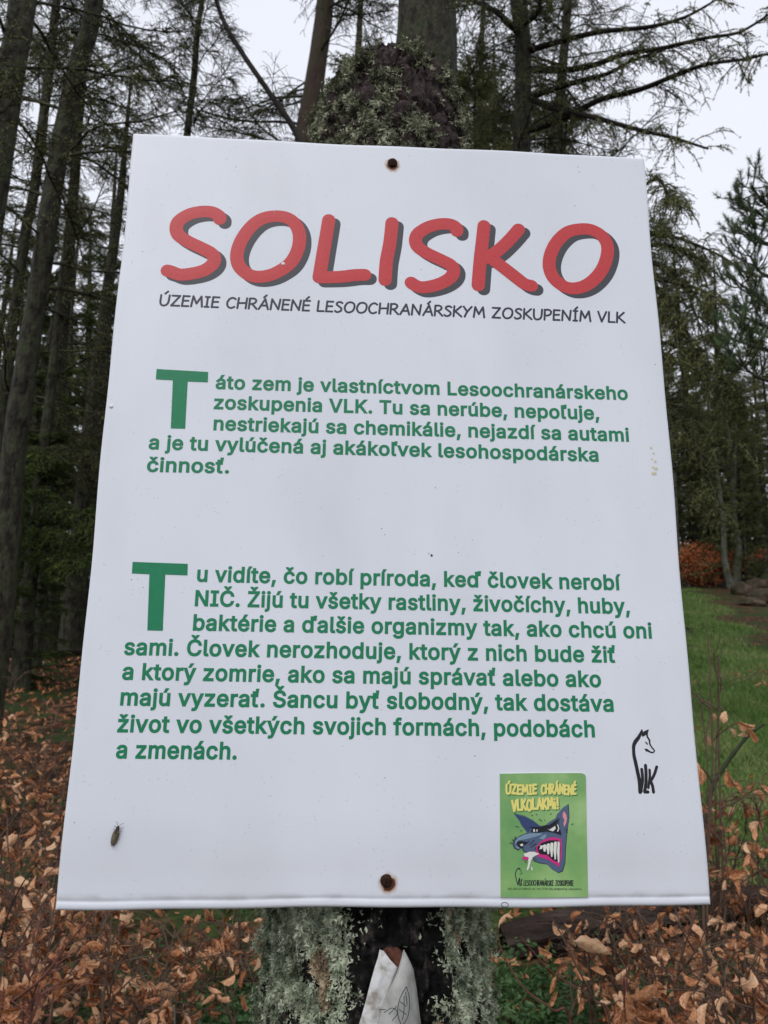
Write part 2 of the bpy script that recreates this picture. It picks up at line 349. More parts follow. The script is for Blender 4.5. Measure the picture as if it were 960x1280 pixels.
# ------------------------------------------------------------------ trees
def crown_larch(seed, H, z0, nb, bl, sec=20, ter=9, needle=1.0, thick=1.0, droop=.25, ns=.016):
    """crown mesh of a larch-like tree of height H, limbs from z0 up"""
    global rng
    keep = rng; rng = np.random.default_rng(seed)
    n = 9; zz = np.sort(rng.uniform(z0, H*.98, nb)); az = rng.uniform(0, 2*np.pi, nb)
    fr = (zz-z0)/(H-z0); Ln = bl*(1-.75*fr)*rng.uniform(.6, 1.15, nb); el = rng.uniform(-.15, .35, nb)+fr*.35
    pr = []
    for k in range(nb):
        d = np.array([math.cos(az[k])*math.cos(el[k]), math.sin(az[k])*math.cos(el[k]), math.sin(el[k])]); p = np.array([0, 0, zz[k]]); pts = [p]
        for i in range(n-1):
            p = p+d*Ln[k]/(n-1); pts.append(p)
            d = d+np.array([0, 0, -droop*.7 if i < 4 else droop*.9])/(3)+rng.normal(0, .09, 3); d /= np.linalg.norm(d)
        pr.append(pts)
    pr = np.array(pr); mb = MB()
    r0 = (.005+.0062*Ln)*thick; mb.add(*batched_tubes(pr, r0, .005*thick, 5), 0)
    s2 = grow(pr, sec, .25*bl*.35, bl*.33, 5, droop=.45, side=.9, curl=.16); mb.add(*batched_tubes(s2, (.0052)*thick, .0018*thick, 3), 0)
    s3 = grow(s2, ter, .06, .28, 3, droop=.6, side=.8, curl=.25); mb.add(*batched_tubes(s3, .0032*thick, .0013*thick, 3), 0)
    if needle:
        mb.add(*tufts(s3, max(1, int(3*needle)), ns, 3, .22), 1); mb.add(*tufts(s2, int(12*needle), ns, 3, .22), 1)
    rng = keep
    return mb
def trunk_mb(pts, rad, seed=0, sides=20, rough=.10, step=.12):
    pts = catmull(pts, 8); L_ = np.concatenate([[0], np.cumsum(np.linalg.norm(np.diff(pts, axis=0), axis=1))])
    n = int(min(140, max(12, L_[-1]/step))); u = np.linspace(0, L_[-1], n); q = np.stack([np.interp(u, L_, pts[:, k]) for k in range(3)], 1)
    r = np.interp(u/L_[-1], np.linspace(0, 1, len(rad)), rad)
    V, F = tube1(q, r, sides); V = V.reshape(n, sides, 3)
    for i in range(n):
        for j in range(sides):
            a = j/sides*6.283; h = noise.fractal(Vector((math.cos(a)*2.2+seed*7, math.sin(a)*2.2, u[i]*.9)), 1, 2, 3)
            V[i, j] = q[i]+(V[i, j]-q[i])*(1+rough*h*1.3)
    mb = MB(); mb.add(V.reshape(-1, 3), F); return mb
PROTO = {}
PROTO['larchA'] = crown_larch(1, 14, 2.0, 56, 1.9, 20, 9, .9).mesh('crown', [M['branch'], M['needle']])
PROTO['larchB'] = crown_larch(2, 13, 2.6, 60, 2.2, 20, 9, 1.0, droop=.35).mesh('crown', [M['branch'], M['needle']])
PROTO['larchC'] = crown_larch(3, 15, 1.6, 84, 2.9, 20, 8, 1.3, 1.2).mesh('crown', [M['branch'], M['needle']])
PROTO['far'] = crown_larch(4, 16, 3.0, 70, 3.0, 14, 7, 2.2, 1.9, ns=.032).mesh('crown', [M['branch'], M['needle']])
PROTO['far2'] = crown_larch(5, 14, 1.0, 80, 2.4, 14, 7, 2.2, 1.9, droop=.5, ns=.028).mesh('crown', [M['branch'], M['needle']])
PROTO['fardark'] = crown_larch(6, 12, .4, 90, 2.0, 14, 8, 3.0, 2.0, droop=.3, ns=.03).mesh('crown', [M['branch_dark'], M['needle_spruce']])

def pixel_tree(name, label, pix, d, wpx, proto=None, cz=1.0, cscale=1.0, base_m='bark', top_taper=.45, H=15, group=None, cat='tree', az=None, sides=20, zoff=0, topmin=2.0):
    """trunk through the listed pixels at distance d, rooted in the ground; crown copied from a prototype"""
    pts = [P(a, b, d) for a, b in pix]; low, high = pts[-1], pts[0]
    ax = (high-low)/np.linalg.norm(high-low)
    # extend down to the ground
    p = low.copy(); dn = np.array([-ax[0]*.5, 0, -1.]); dn /= np.linalg.norm(dn)
    while p[2] > gz(p[0], p[1])-.15: p = p+dn*.05
    base = p
    top = high + (ax*.6+np.array([0, 0, .4]))/np.linalg.norm(ax*.6+np.array([0, 0, .4]))*max(topmin, H-(high[2]-base[2]))
    chain = [base]+pts[::-1]+[(high+top)/2, top]
    b = base+np.array([0, 0, .15]); loc = [c-b for c in chain]
    slant = (P(pix[len(pix)//2][0], pix[len(pix)//2][1], d)-C0) @ FW
    r = wpx*slant/FPX/2*.98
    root = empty(name, b); tag(root, label, cat, group)
    trunk_mb(loc, [r*1.6, r*1.12, r*1.02, r*.92, r*.7, r*top_taper, r*.15], seed=int(abs(pix[0][0])*7+abs(pix[0][1])) % 97, sides=sides).build('trunk', M[base_m], root)
    if proto:
        v = Vector(loc[-1])-Vector(loc[0]); q = Vector((0, 0, 1)).rotation_difference(v.normalized())
        a = rng.uniform(0, 6.28) if az is None else az
        place('crown', PROTO[proto], root, Matrix.Translation((0, 0, zoff)) @ q.to_matrix().to_4x4() @ Matrix.Rotation(a, 4, 'Z') @ Matrix.Diagonal((cscale, cscale, cscale*cz, 1)))
    return root, b
pixel_tree('larch_tree', 'thick dark larch trunk at the far left edge, upper trunk leaning right', [(33, -40), (19, 60), (5, 150), (-12, 260), (-34, 420)], 4.6, 33, 'larchA', 1.0, .85, zoff=1.6)
pixel_tree('larch_tree', 'tall mossy larch leaning right, just left of the sign with its top by the corner', [(121, -20), (99, 75), (72, 200), (45, 380), (18, 560), (6, 700)], 6.5, 24, 'larchA', 1.0, .95, zoff=1.4)
pixel_tree('larch_tree', 'slim straight larch trunk close right of the leaning mossy larch', [(100, 130), (91, 250), (80, 400), (64, 560), (52, 700)], 10, 13, 'larchB')
pixel_tree('larch_tree', 'thin dark larch between the two left trunks leaning right', [(48, 200), (32, 290), (14, 420), (0, 560)], 9, 13, 'larchB', 1.0, .9)
pixel_tree('larch_tree', 'grey green trunk half hidden behind the left edge of the sign', [(150, 250), (127, 420), (110, 560), (97, 690), (92, 760)], 11.5, 19, 'larchB', .5, .5, H=7)
pixel_tree('larch_tree', 'small larch with spreading drooping branches above the left half of the sign', [(262, -60), (248, 30), (243, 90), (232, 190), (225, 320)], 9, 11, 'larchB', .9, .8, H=9)
pixel_tree('larch_tree', 'reddish brown trunk with a knotty bare stretch left of the stump top', [(408, -30), (402, 40), (391, 120), (381, 190), (370, 400)], 10, 29, 'larchC', base_m='bark_red')
pixel_tree('larch_tree', 'broad dark mossy trunk rising right behind the stump', [(534, -40), (532, 60), (530, 160), (527, 400)], 6.2, 80, 'larchC', 1.3, 1.0, sides=30, zoff=5.5)
kroot, kb = pixel_tree('larch_tree', 'dark larch with long arching branches reaching right over the sign', [(640, -60), (648, 10), (654, 70), (652, 180), (650, 420)], 8.5, 23, 'larchB', 1.0, .8)
pixel_tree('larch_tree', 'slender upright trunk behind the arching branches above the sign', [(712, -30), (707, 40), (703, 90), (697, 200), (690, 420)], 12, 17, 'larchC')
pixel_tree('larch_tree', 'pale green larch behind and between the reddish and the broad trunk', [(452, -30), (448, 60), (444, 160), (440, 420)], 17, 16, 'far', .9, .8)
pixel_tree('larch_tree', 'thin larch at the back between the broad trunk and the arching one', [(605, -30), (602, 60), (600, 160), (597, 420)], 19, 13, 'far', .9, .9)

# leaning dead stem, top left of the stump
dead = [P(255, -60, 6.2), P(275, 15, 6.1), (P(300, 62, 6.0)), P(338, 118, 5.9), P(376, 178, 5.8), P(420, 300, 5.7), P(470, 480, 5.6)]
p_ = dead[-1]; dead.append(np.array([p_[0]+.35, p_[1]-.1, gz(p_[0]+.35, p_[1]-.1)]))
db = dead[-1]; root = empty('dead_sapling', db); tag(root, 'thin dark dead stem leaning left across the sky above the sign', 'dead tree')
tr = catmull([q-db for q in dead[::-1]], 6); v, f = tube1(tr, np.linspace(.034, .016, len(tr)), 8); mb = MB(); mb.add(v, f); mb.build('trunk', M['branch_dark'], root)
g = grow(tr[None], 26, .1, .6, 4, tmin=.45, droop=.1); mb = MB(); mb.add(*batched_tubes(g, .005, .002)); g2 = grow(g, 5, .05, .2, 3); mb.add(*batched_tubes(g2, .003, .001)); mb.build('branches', M['branch_dark'], root)['kind'] = 'stuff'

def limb_set(root, base, specs, d_fn, r0, m_b, m_n, sec=26, ter=9, sl=(.25, .8), droop=.7, ndl=1.0, name='limb', nsize=.017, nr=.2):
    """hand-placed limbs: each a limb object, its spray of twigs a sub-part"""
    for k, sp in enumerate(specs):
        pts = [P(x, y, d_fn(k, i/(len(sp)-1)))-base for i, (x, y) in enumerate(sp)]
        c = catmull(pts, 5); mb = MB(); v, f = tube1(c, np.linspace(r0, r0*.22, len(c)), 7); mb.add(v, f); lo = mb.build(name, m_b, root)
        mb = MB(); g = grow(c[None], sec, *sl, 5, tmin=.1, droop=droop, side=.7, curl=.14); mb.add(*batched_tubes(g, .0055, .002), 0)
        g2 = grow(g, ter, .05, .26, 3, droop=.7, side=.8); mb.add(*batched_tubes(g2, .003, .0012), 0)
        if ndl: mb.add(*tufts(g2, max(1, int(3*ndl)), nsize, 3, nr), 1); mb.add(*tufts(g, int(14*ndl), nsize, 3, nr), 1)
        mb.build('twigs', [m_b, m_n], lo)['kind'] = 'stuff'
kl = [[(655, 65), (700, 52), (750, 40), (810, 34), (855, 22), (895, 0)],
      [(655, 86), (700, 88), (740, 82), (780, 68), (830, 60), (880, 48), (925, 40), (965, 15)],
      [(655, 165), (700, 150), (750, 125), (800, 112), (850, 92), (885, 80), (930, 74), (965, 66)],
      [(655, 125), (690, 112), (730, 100), (760, 92), (790, 76), (830, 62)],
      [(655, 120), (700, 138), (740, 146), (790, 160), (840, 172), (885, 186)],
      [(648, 40), (620, 15), (590, 0), (560, -8)],
      [(655, 30), (672, 15), (676, -10), (678, -40)]]
limb_set(kroot, kb, kl, lambda k, t: 8.5-t*(1.6+.5*(k % 3)), .040, M['branch_dark'], M['needle'], sec=38, ter=10, ndl=1.5)
# long bare-ish limbs of the leaning larch at the left
r2, b2 = pixel_tree('larch_tree', 'larch trunk hidden behind the sign whose mossy boughs hang out at right', [(768, 310), (768, 400), (766, 560), (765, 700)], 7.5, 22, 'larchB', .6, .5, H=3, topmin=.3)
limb_set(r2, b2, [[(770, 300), (820, 292), (860, 302), (905, 322), (935, 345)], [(770, 330), (820, 330), (850, 350), (872, 400), (888, 460)], [(770, 380), (825, 378), (852, 400), (868, 440), (900, 500), (915, 560)],
                  [(770, 480), (830, 512), (858, 535), (880, 580), (900, 640)], [(770, 270), (815, 225), (835, 240), (850, 262)], [(775, 420), (835, 430), (880, 452), (930, 500)], [(770, 320), (830, 306), (870, 330), (890, 372)], [(770, 330), (822, 345), (842, 400), (850, 460)], [(770, 345), (840, 352), (895, 372), (940, 420)]],
         lambda k, t: 7.5-t*(.8+.4*(k % 3)), .022, M['branch'], M['needle'], sec=34, ter=11, sl=(.15, .55), droop=1.1, ndl=1.8)

# spruce with green sprays, lower left
fr_, fb = pixel_tree('young_spruce', 'young mossy spruce with green sprays standing at the lower left', [(62, 500), (50, 600), (38, 720), (25, 850)], 8.6, 17, 'fardark', .55, .42, H=5)
limb_set(fr_, fb, [[(50, 610), (20, 625), (-20, 650)], [(48, 625), (80, 632), (115, 650)], [(45, 660), (75, 672), (118, 682)], [(45, 650), (10, 672), (-25, 690)], [(52, 560), (25, 585), (-15, 600)], [(45, 690), (80, 700), (110, 705)]],
         lambda k, t: 8.6-t*1.3, .012, M['branch_dark'], M['needle_spruce'], sec=30, ter=9, sl=(.15, .5), droop=.25, ndl=2.6, nsize=.02, nr=.16)

# pine at the right edge
pr_, pb = pixel_tree('pine_tree', 'dark green pine at the right edge with upturned needle tufts', [(1010, 60), (1004, 250), (1000, 450), (996, 650)], 6.0, 24, None, H=9)
def pine_limbs(specs):
    for sp in specs:
        c = catmull([P(x, y, 6.0-.9*i/(len(sp)-1))-pb for i, (x, y) in enumerate(sp)], 5)
        mb = MB(); v, f = tube1(c, np.linspace(.02, .006, len(c)), 7); mb.add(v, f); lo = mb.build('limb', M['branch'], pr_)
        g = grow(c[None], 12, .15, .42, 5, tmin=.25, droop=-.55, side=.8, up=.3, curl=.1); g2 = grow(g, 3, .08, .2, 4, tmin=.3, droop=-.7, side=.7, up=.3, curl=.1)
        mb = MB(); mb.add(*batched_tubes(g, .006, .004), 0); mb.add(*batched_tubes(g2, .004, .003), 0)
        for gg, cn in ((g, 48), (g2, 40)):
            Q, m_, _ = gg.shape; t = rng.uniform(.45, 1, (Q, cn))*(m_-1); i = np.minimum(t.astype(int), m_-2); f_ = (t-i)[..., None]; qi = np.arange(Q)[:, None]
            T = gg[qi, i+1]-gg[qi, i]; T /= np.linalg.norm(T, axis=2, keepdims=True); s = gg[qi, i]*(1-f_)+gg[qi, i+1]*f_
            dd = T*.9+rng.normal(0, .55, T.shape); dd /= np.linalg.norm(dd, axis=2, keepdims=True)
            s = s.reshape(-1, 3); dd = dd.reshape(-1, 3); mb.add(*spikes(s, s+dd*rng.uniform(.03, .05, (len(s), 1)), .0022), 1)
        mb.build('needles', [M['branch'], M['needle_pine']], lo)
pine_limbs([[(1014, 300), (980, 272), (952, 250), (940, 232)], [(1014, 310), (980, 290), (955, 272), (945, 262)], [(1004, 320), (970, 310), (950, 300), (938, 290)], [(1004, 370), (970, 350), (950, 340), (938, 320)], [(1004, 400), (965, 385), (940, 365), (925, 355)],
            [(1004, 430), (960, 410), (935, 398), (918, 388)], [(1004, 460), (965, 440), (935, 430), (915, 425)], [(1010, 330), (1000, 290), (985, 255), (968, 222)], [(1004, 500), (970, 480), (945, 470), (925, 455)]])

# the forest behind: each tree a copy with its own trunk and crown
FT = []
for k in range(3):
    mb = trunk_mb([np.array([0, 0, -.3]), np.array([.08*k, .05, 3]), np.array([-.1, .1*k, 7]), np.array([.1, 0, 15.5])], [.22, .15, .135, .12, .09, .06, .02], seed=k+20, sides=12, step=.3)
    FT.append((mb.mesh('trunk', M['bark']), None))
FTp = trunk_mb([np.array([-.25, 0, -.3]), np.array([0, 0, 2.2]), np.array([-.12, .1, 5]), np.array([.1, 0, 12])], [.2, .15, .13, .1, .06, .02], seed=31, sides=12, step=.3).mesh('trunk', M['bark_pale'])
def far_tree(x, y, proto, tk, s=1.0, label='tall larch standing in the dense forest behind the sign', group='larches in the forest behind', ts=1.0, name='larch_tree'):
    r = empty(name, (x, y, float(gz(x, y)))); r.rotation_euler = (rng.normal(0, .03), rng.normal(0, .03), rng.uniform(0, 6.28)); tag(r, label, 'tree', group)
    me = FT[tk][0] if tk >= 0 else FTp
    place('trunk', me, r, Matrix.Diagonal((s*ts, s*ts, s, 1))); 
    if proto: place('crown', PROTO[proto], r, Matrix.Rotation(rng.uniform(0, 6), 4, 'Z') @ Matrix.Diagonal((s, s, s, 1)))
# left and centre woods
cnt = 0
for (px, d, pr, s) in [(-60, 13, 'far2', .9), (15, 15, 'fardark', 1), (60, 17, 'far2', .9), (140, 18, 'fardark', .6), (100, 20, 'far', 1), (-20, 20, 'far2', 1), (35, 24, 'fardark', 1.2), (150, 25, 'far2', 1), (210, 27, 'far', .7), (290, 30, 'far', .8),
                       (-90, 26, 'fardark', 1.2), (80, 30, 'fardark', 1.3), (10, 34, 'fardark', 1.3), (130, 36, 'fardark', 1.3), (-60, 38, 'fardark', 1.4), (340, 19, 'far', .9), (240, 33, 'far', 1.1), (60, 44, 'fardark', 1.5), (180, 45, 'fardark', 1.5), (110, 13.5, 'fardark', .7), (-10, 46, 'fardark', 1.5), (75, 12, 'fardark', .45),(20, 12.5, 'fardark', .5),(125,52,'fardark',1.6),(30,54,'fardark',1.6)]:
    r_ = ray(px, 640); s2 = s*(.66 if d > 14 and px < 200 else .8)
    far_tree(r_[0]/r_[1]*d, d, pr, int(rng.integers(0, 3)), s2, 'dark bushy conifer deep in the forest left of the sign' if pr == 'fardark' else 'slender larch standing in the forest left of the sign', 'trees in the forest left of the sign', ts=1.35)
for (px, d, pr, s) in [(420, 24, 'far', 1), (455, 15, 'far', .75), (432, 20, 'far2', .9), (478, 19, 'far', .9), (590, 14, 'far', .7), (618, 18, 'far2', .9), (575, 20, 'far', .9), (366, 17, 'far', .65), (480, 28, 'far', 1.1), (540, 24, 'far2', 1.1), (580, 28, 'far', 1.1), (640, 22, 'far2', 1.0), (680, 26, 'far', 1.1), (730, 21, 'far2', .9), (760, 30, 'far', 1.0), (400, 36, 'far2', 1.2), (620, 34, 'fardark', 1.3), (700, 36, 'fardark', 1.2)]:
    r_ = ray(px, 640); far_tree(r_[0]/r_[1]*d, d, pr, int(rng.integers(0, 3)), s, 'pale green larch in the distance above the top edge of the sign', 'distant larches above the sign')
for (px, d, s) in [(826, 33.5, .62), (842, 36, .66), (858, 34, .6), (874, 38, .7), (889, 35, .62), (940, 34.5, .62), (958, 37, .7), (975, 34, .6), (850, 42, .8), (880, 44, .8), (915, 41, .75), (945, 43, .8), (985, 42, .8), (865, 48, .9), (900, 50, .95), (930, 52, 1.0), (965, 50, .9), (835, 47, .9), (1010, 38, .8), (1040, 36, .8), (1000, 52, 1), (800, 38, .8), (1080, 44, 1),(890,58,1.1),(925,60,1.1),(955,60,1.1),(860,60,1.1),(848,33,.5),(868,35,.55),(932,31,.6),(966,30,.6),(895,39,.6),(910,37,.6),(990,28,.6),(950,39,.7),(925,38,.65),(820,35,.6),(880,40,.7),(1015,27,.7),(1050,24,.7)]+[(846, 32.5, 1.0), (899, 33.5, .95), (930, 33, .9), (868, 34, 1.05), (830, 33, 1.0)]:
    r_ = ray(px, 700); far_tree(r_[0]/r_[1]*d, d, ['far2', 'far2', 'far', 'fardark'][int(rng.integers(0, 4))], int(rng.integers(-1, 3)), s, 'tall dark conifer in the forest edge above the grassy clearing', 'conifers along the clearing', ts=1.15)
for (px, d, s, lb_) in [(906, 30.2, .5, 'pale curved trunk at the forest edge, left one of the pair by the rocks'), (922, 30.6, .58, 'pale leaning trunk with flared foot at the forest edge beside the rocks')]:
    r_ = ray(px, 700); far_tree(r_[0]/r_[1]*d, d, 'far2', -1, s, lb_, None, ts=1.5, name='beech_tree')

# rust-coloured beech bush
r_ = ray(878, 710); bx, by = r_[0]/r_[1]*31.2, 31.2; root = empty('beech_bush', (bx, by, float(gz(bx, by)))); tag(root, 'rust coloured beech bush at the far edge of the grass', 'bush')
st = np.array([[[rng.normal(0, .1), rng.normal(0, .1), 0], [a*.4, b*.3, .6], [a*.9, b*.6, 1.1*c]] for a, b, c in zip(rng.normal(0, .8, 16), rng.normal(0, .6, 16), rng.uniform(.7, 1.5, 16))])
mb = MB(); mb.add(*batched_tubes(st, .03, .01)); tw_ = grow(st, 14, .3, .8, 4, droop=.1); mb.add(*batched_tubes(tw_, .01, .004)); mb.build('stems', M['twig'], root)
lp = (tw_[:, 1:].reshape(-1, 3)); lp = np.repeat(lp, 7, 0)+rng.normal(0, .1, (len(lp)*7, 3)); mb = MB(); scatter_leaf_mesh(mb, lp, rng.normal(0, 1, lp.shape), rng.uniform(.09, .15, len(lp)), 4, n=4)
M['leaf_rust'] = rampmat('rust_beech_leaf', [(.28, .08, .03), (.55, .19, .075), (.68, .30, .14)], scale=2, detail=3, transl=.2)
o = mb.build('foliage', M['leaf_rust'], root); tag(o, kind='stuff')

# rocky bank at the forest edge
def rock(px, py, d, s, label, group=None):
    p = P(px, py, d); x, y = p[0], p[1]; V = []; F = []
    import bmesh
    bm = bmesh.new(); bmesh.ops.create_icosphere(bm, subdivisions=3, radius=1)
    for v in bm.verts:
        n_ = noise.fractal(v.co*1.3+Vector((px, py, 0)), 1, 2, 4); v.co = v.co*(1+.35*n_); v.co.x *= s[0]; v.co.y *= s[1]; v.co.z *= s[2]
    me = bpy.data.meshes.new('boulder'); bm.to_mesh(me); bm.free(); me.materials.append(M['stone'])
    for pl in me.polygons: pl.use_smooth = True
    o = place('boulder', me); o.location = (x, y, float(gz(x, y))+s[2]*.4); tag(o, label, 'rock', group)
rock(927, 737, 26.5, (.34, .3, .3), 'mossy dark boulder at the foot of the pale trunks')
rock(938, 752, 23, (.42, .3, .16), 'low reddish brown boulder in front of the mossy one on the bank')
rock(957, 742, 24, (.5, .4, .3), 'large brown boulder at the right edge of the far bank')
rock(946, 726, 28, (.4, .4, .36), 'grey rounded boulder highest on the far bank')

# rotten log
def log_(a, b, r, label):
    a, b = np.array(a), np.array(b); root_ = a; c = catmull([np.zeros(3), (b-a)*.5+np.array([0, 0, .03]), b-a], 10)
    mb = trunk_mb(list(c[::5]), [r*.8, r*1.1, r*.9, r*1.1, r*.8], seed=5, sides=26, rough=.5, step=.03); o = mb.build('rotten_log', M['rotten']); o.location = a; tag(o, label, 'log')
pa, pb2 = P(628, 1160, 3.45), P(1010, 1092, 3.9)
log_((pa[0], pa[1], gz(pa[0], pa[1])+.05), (pb2[0], pb2[1], gz(pb2[0], pb2[1])+.06), .058, 'dark rotten log lying among dead leaves right of the stump')
pa, pb2 = P(-60, 838, 9.0), P(120, 820, 9.4)
log_((pa[0], pa[1], gz(pa[0], pa[1])+.25), (pb2[0], pb2[1], gz(pb2[0], pb2[1])+.3), .025, 'thin fallen pole lying across the forest floor at the lower left')

# ------------------------------------------------------------------ beech saplings with dead leaves
def sapling(px, py, d, spread, nst, nleaf, label, lsize=(.034, .06), lean=(0, 0), red=False, bare_top=0.0, tw=12):
    top = P(px, py, d); x, y = top[0]-lean[0], top[1]-lean[1]; z = float(gz(x, y)); h = top[2]-z
    root = empty('beech_sapling', (x, y, z)); tag(root, label, 'sapling', 'beech saplings with dead leaves')
    st = []
    for k in range(nst):
        a = rng.uniform(0, 6.28); s = spread*rng.uniform(.3, 1) if k else 0; hh = h*(rng.uniform(.6, .98) if k else 1)
        e = np.array([lean[0]+math.cos(a)*s, lean[1]+math.sin(a)*s, hh]); b = np.array([rng.normal(0, .03), rng.normal(0, .03), -.03])
        st.append(catmull([b, b*.6+e*np.array([.3, .3, .35])+rng.normal(0, .03, 3), e*np.array([.7, .7, .72])+rng.normal(0, .025, 3), e], 3))
    st = np.array(st)
    for k in range(nst): mb = MB(); mb.add(*batched_tubes(st[k:k+1], .0058, .0016, 5)); mb.build('stem', M['twig_red'] if red else M['twig'], root)
    g = grow(st, tw, .1, .1+spread*.8, 5, tmin=.2, droop=.1, side=.9, up=.15, curl=.14); mb = MB(); mb.add(*batched_tubes(g, .0026, .0012, 4))
    g2 = grow(g, 3, .05, .16, 4, droop=.1); mb.add(*batched_tubes(g2, .0014, .0008, 3)); mb.build('twigs', M['twig_red'] if red else M['twig'], root)['kind'] = 'stuff'
    allp = np.concatenate([g[:, 1:].reshape(-1, 3), g2[:, 1:].reshape(-1, 3)]); dirs = np.concatenate([(g[:, 1:]-g[:, :-1]).reshape(-1, 3), (g2[:, 1:]-g2[:, :-1]).reshape(-1, 3)])
    ok = allp[:, 2] < h*(1-bare_top); allp, dirs = allp[ok], dirs[ok]
    zc = CAMZ-.45*(y+allp[:, 1])-z; pw = np.where(allp[:, 2] > zc-.05, 1.0, .12); pw /= pw.sum()
    idx = rng.choice(len(allp), min(int(nleaf*1.35), len(allp)), replace=False, p=pw)
    for i in idx:
        dd = dirs[i]/(np.linalg.norm(dirs[i])+1e-9)*.8+rng.normal(0, .5, 3)+np.array([0, 0, -.75])
        place('leaf', LEAF[random.randrange(12)], root, leaf_matrix(allp[i], dd, rng.uniform(*lsize)*rng.choice([.75, 1, 1, 1.25]), rng.uniform(0, 6.28)))
    return root
S_ = sapling
S_(20, 850, 4.6, .35, 6, 110, 'leafy beech sapling at the left edge, highest of the brown leaf clumps')
S_(75, 885, 4.0, .25, 5, 80, 'beech sapling touching the left edge of the sign beside its lower half')
S_(30, 960, 3.4, .3, 6, 110, 'dense brown sapling at the left edge below the highest leaf clump')
S_(75, 1010, 2.9, .22, 5, 80, 'brown sapling just left of the moth side of the sign')
S_(10, 1060, 2.5, .28, 6, 110, 'beech sapling in the lower left with large pale brown leaves', (.038, .062))
S_(70, 1120, 2.3, .25, 6, 110, 'leafy sapling under the lower left corner of the sign', (.032, .056))
S_(160, 1130, 2.5, .25, 6, 110, 'sapling below the sign left of the green sprouts', (.032, .056))
S_(20, 1180, 1.95, .22, 5, 80, 'nearest sapling in the bottom left corner of the picture', (.032, .056), red=True)
S_(235, 1165, 2.5, .2, 5, 70, 'sapling with brown leaves below the sign midway to the stump', (.032, .056))
S_(130, 1215, 2.1, .2, 5, 70, 'low sapling at the bottom between corner and stump', (.032, .056))
S_(300, 1150, 3.1, .2, 4, 40, 'sparse sapling just left of the lichen covered stump')
S_(884, 775, 2.55, .10, 3, 34, 'upright sapling beside the right edge of the sign with bare forked tips', bare_top=.2, tw=7)
S_(900, 860, 2.75, .14, 4, 40, 'sapling with few leaves in front of the green clearing', bare_top=.2, tw=8)
S_(900, 1010, 2.6, .2, 5, 80, 'leafy sapling right of the lower right corner of the sign', (.032, .056))
S_(950, 1010, 2.8, .25, 5, 90, 'beech sapling at the right edge below the clearing', (.032, .056))
S_(945, 1110, 2.2, .25, 6, 110, 'sapling at the lower right edge with hanging copper leaves', (.032, .056))
S_(870, 1140, 2.3, .22, 6, 110, 'dense sapling under the lower right corner of the sign', (.032, .056))
S_(800, 1140, 2.6, .2, 6, 90, 'sapling below the green sticker side of the sign', (.032, .056))
S_(740, 1150, 2.8, .16, 4, 36, 'small sapling between the log and the right hand leaves', (.045, .06))
S_(905, 1215, 1.9, .2, 5, 80, 'lowest sapling in the bottom right corner', (.04, .06))

def cane(pts, r, name, label, m, leaves=()):
    w3 = [P(a, b, d) for a, b, d in pts]; x, y, _ = w3[-1]; base = np.array([x, y, float(gz(x, y))])
    if w3[-1][2] > base[2]+.05: w3.append(base)
    root = empty(name, base); tag(root, label, 'shoot'); c = catmull([q-base for q in w3[::-1]], 7)
    mb = MB(); v, f = tube1(c, np.linspace(r, r*.4, len(c)), 6); mb.add(v, f); mb.build('stem', m, root)
    for (a, b, d, s, dr, roll, k) in leaves:
        place('leaf', LEAF[k], root, leaf_matrix(P(a, b, d)-base, dr, s, roll))
    return root
cane([(678, 1128, 1.75), (700, 1165, 1.75), (722, 1210, 1.75), (742, 1250, 1.8), (765, 1300, 1.85)], .003, 'bare_shoot', 'thin bare shoot passing behind the big pale leaf right of the stump', M['twig'],
     [(717, 1176, 1.6, .08, (1, .1, -.52), -.9, 12)])
cane([(622, 1160, 1.9), (628, 1190, 1.9), (655, 1235, 1.9), (690, 1262, 1.9), (715, 1295, 1.95)], .0028, 'bare_shoot', 'dark arched shoot curving down right beside the stump', M['twig_red'], [(718, 1210, 1.9, .05, (-.2, 0, -1), .3, 2)])
cane([(650, 1170, 2.0), (690, 1215, 2.0), (735, 1245, 2.0), (760, 1290, 2.1)], .0022, 'bare_shoot', 'thin reddish shoot crossing the green herbs', M['twig_red'])
cane([(783, 1210, 1.3), (784, 1240, 1.3), (782, 1300, 1.32)], .002, 'leafy_shoot', 'near shoot with big curled copper leaves at the bottom edge', M['twig_red'],
     [(783, 1236, 1.3, .05, (-.25, .1, -1), 1.0, 5), (786, 1246, 1.28, .05, (.6, 0, -.8), .3, 1), (795, 1250, 1.3, .052, (1, .2, -.55), 2.2, 7), (780, 1262, 1.3, .045, (-.5, 0, -.9), 2.0, 9), (790, 1262, 1.27, .045, (.3, 0, -1), .5, 10)])
cane([(118, 1138, 1.7), (85, 1180, 1.7), (50, 1225, 1.7), (0, 1262, 1.75), (-40, 1290, 1.8)], .0042, 'bare_shoot', 'reddish bare branch slanting to the bottom left corner', M['twig_red'])
cane([(60, 1120, 1.8), (40, 1150, 1.8), (15, 1195, 1.8), (-10, 1240, 1.8)], .0032, 'bare_shoot', 'pale bare branch left of the reddish slanting one', M['twig'])
cane([(50, 1075, 2.0), (25, 1110, 2.0), (5, 1160, 2.0), (-5, 1230, 2.0)], .003, 'bare_shoot', 'dark thin branch at the left edge beside the sign corner', M['branch_dark'])
cane([(140, 1140, 2.1), (135, 1200, 2.1), (125, 1300, 2.1)], .004, 'bare_shoot', 'upright grey green shoot below the sign at left', M['twig'])
cane([(212, 1232, 1.9), (214, 1255, 1.9), (218, 1300, 1.9)], .002, 'bare_shoot', 'pale straw coloured stalk at the bottom edge left of the stump', M['bark_pale'])
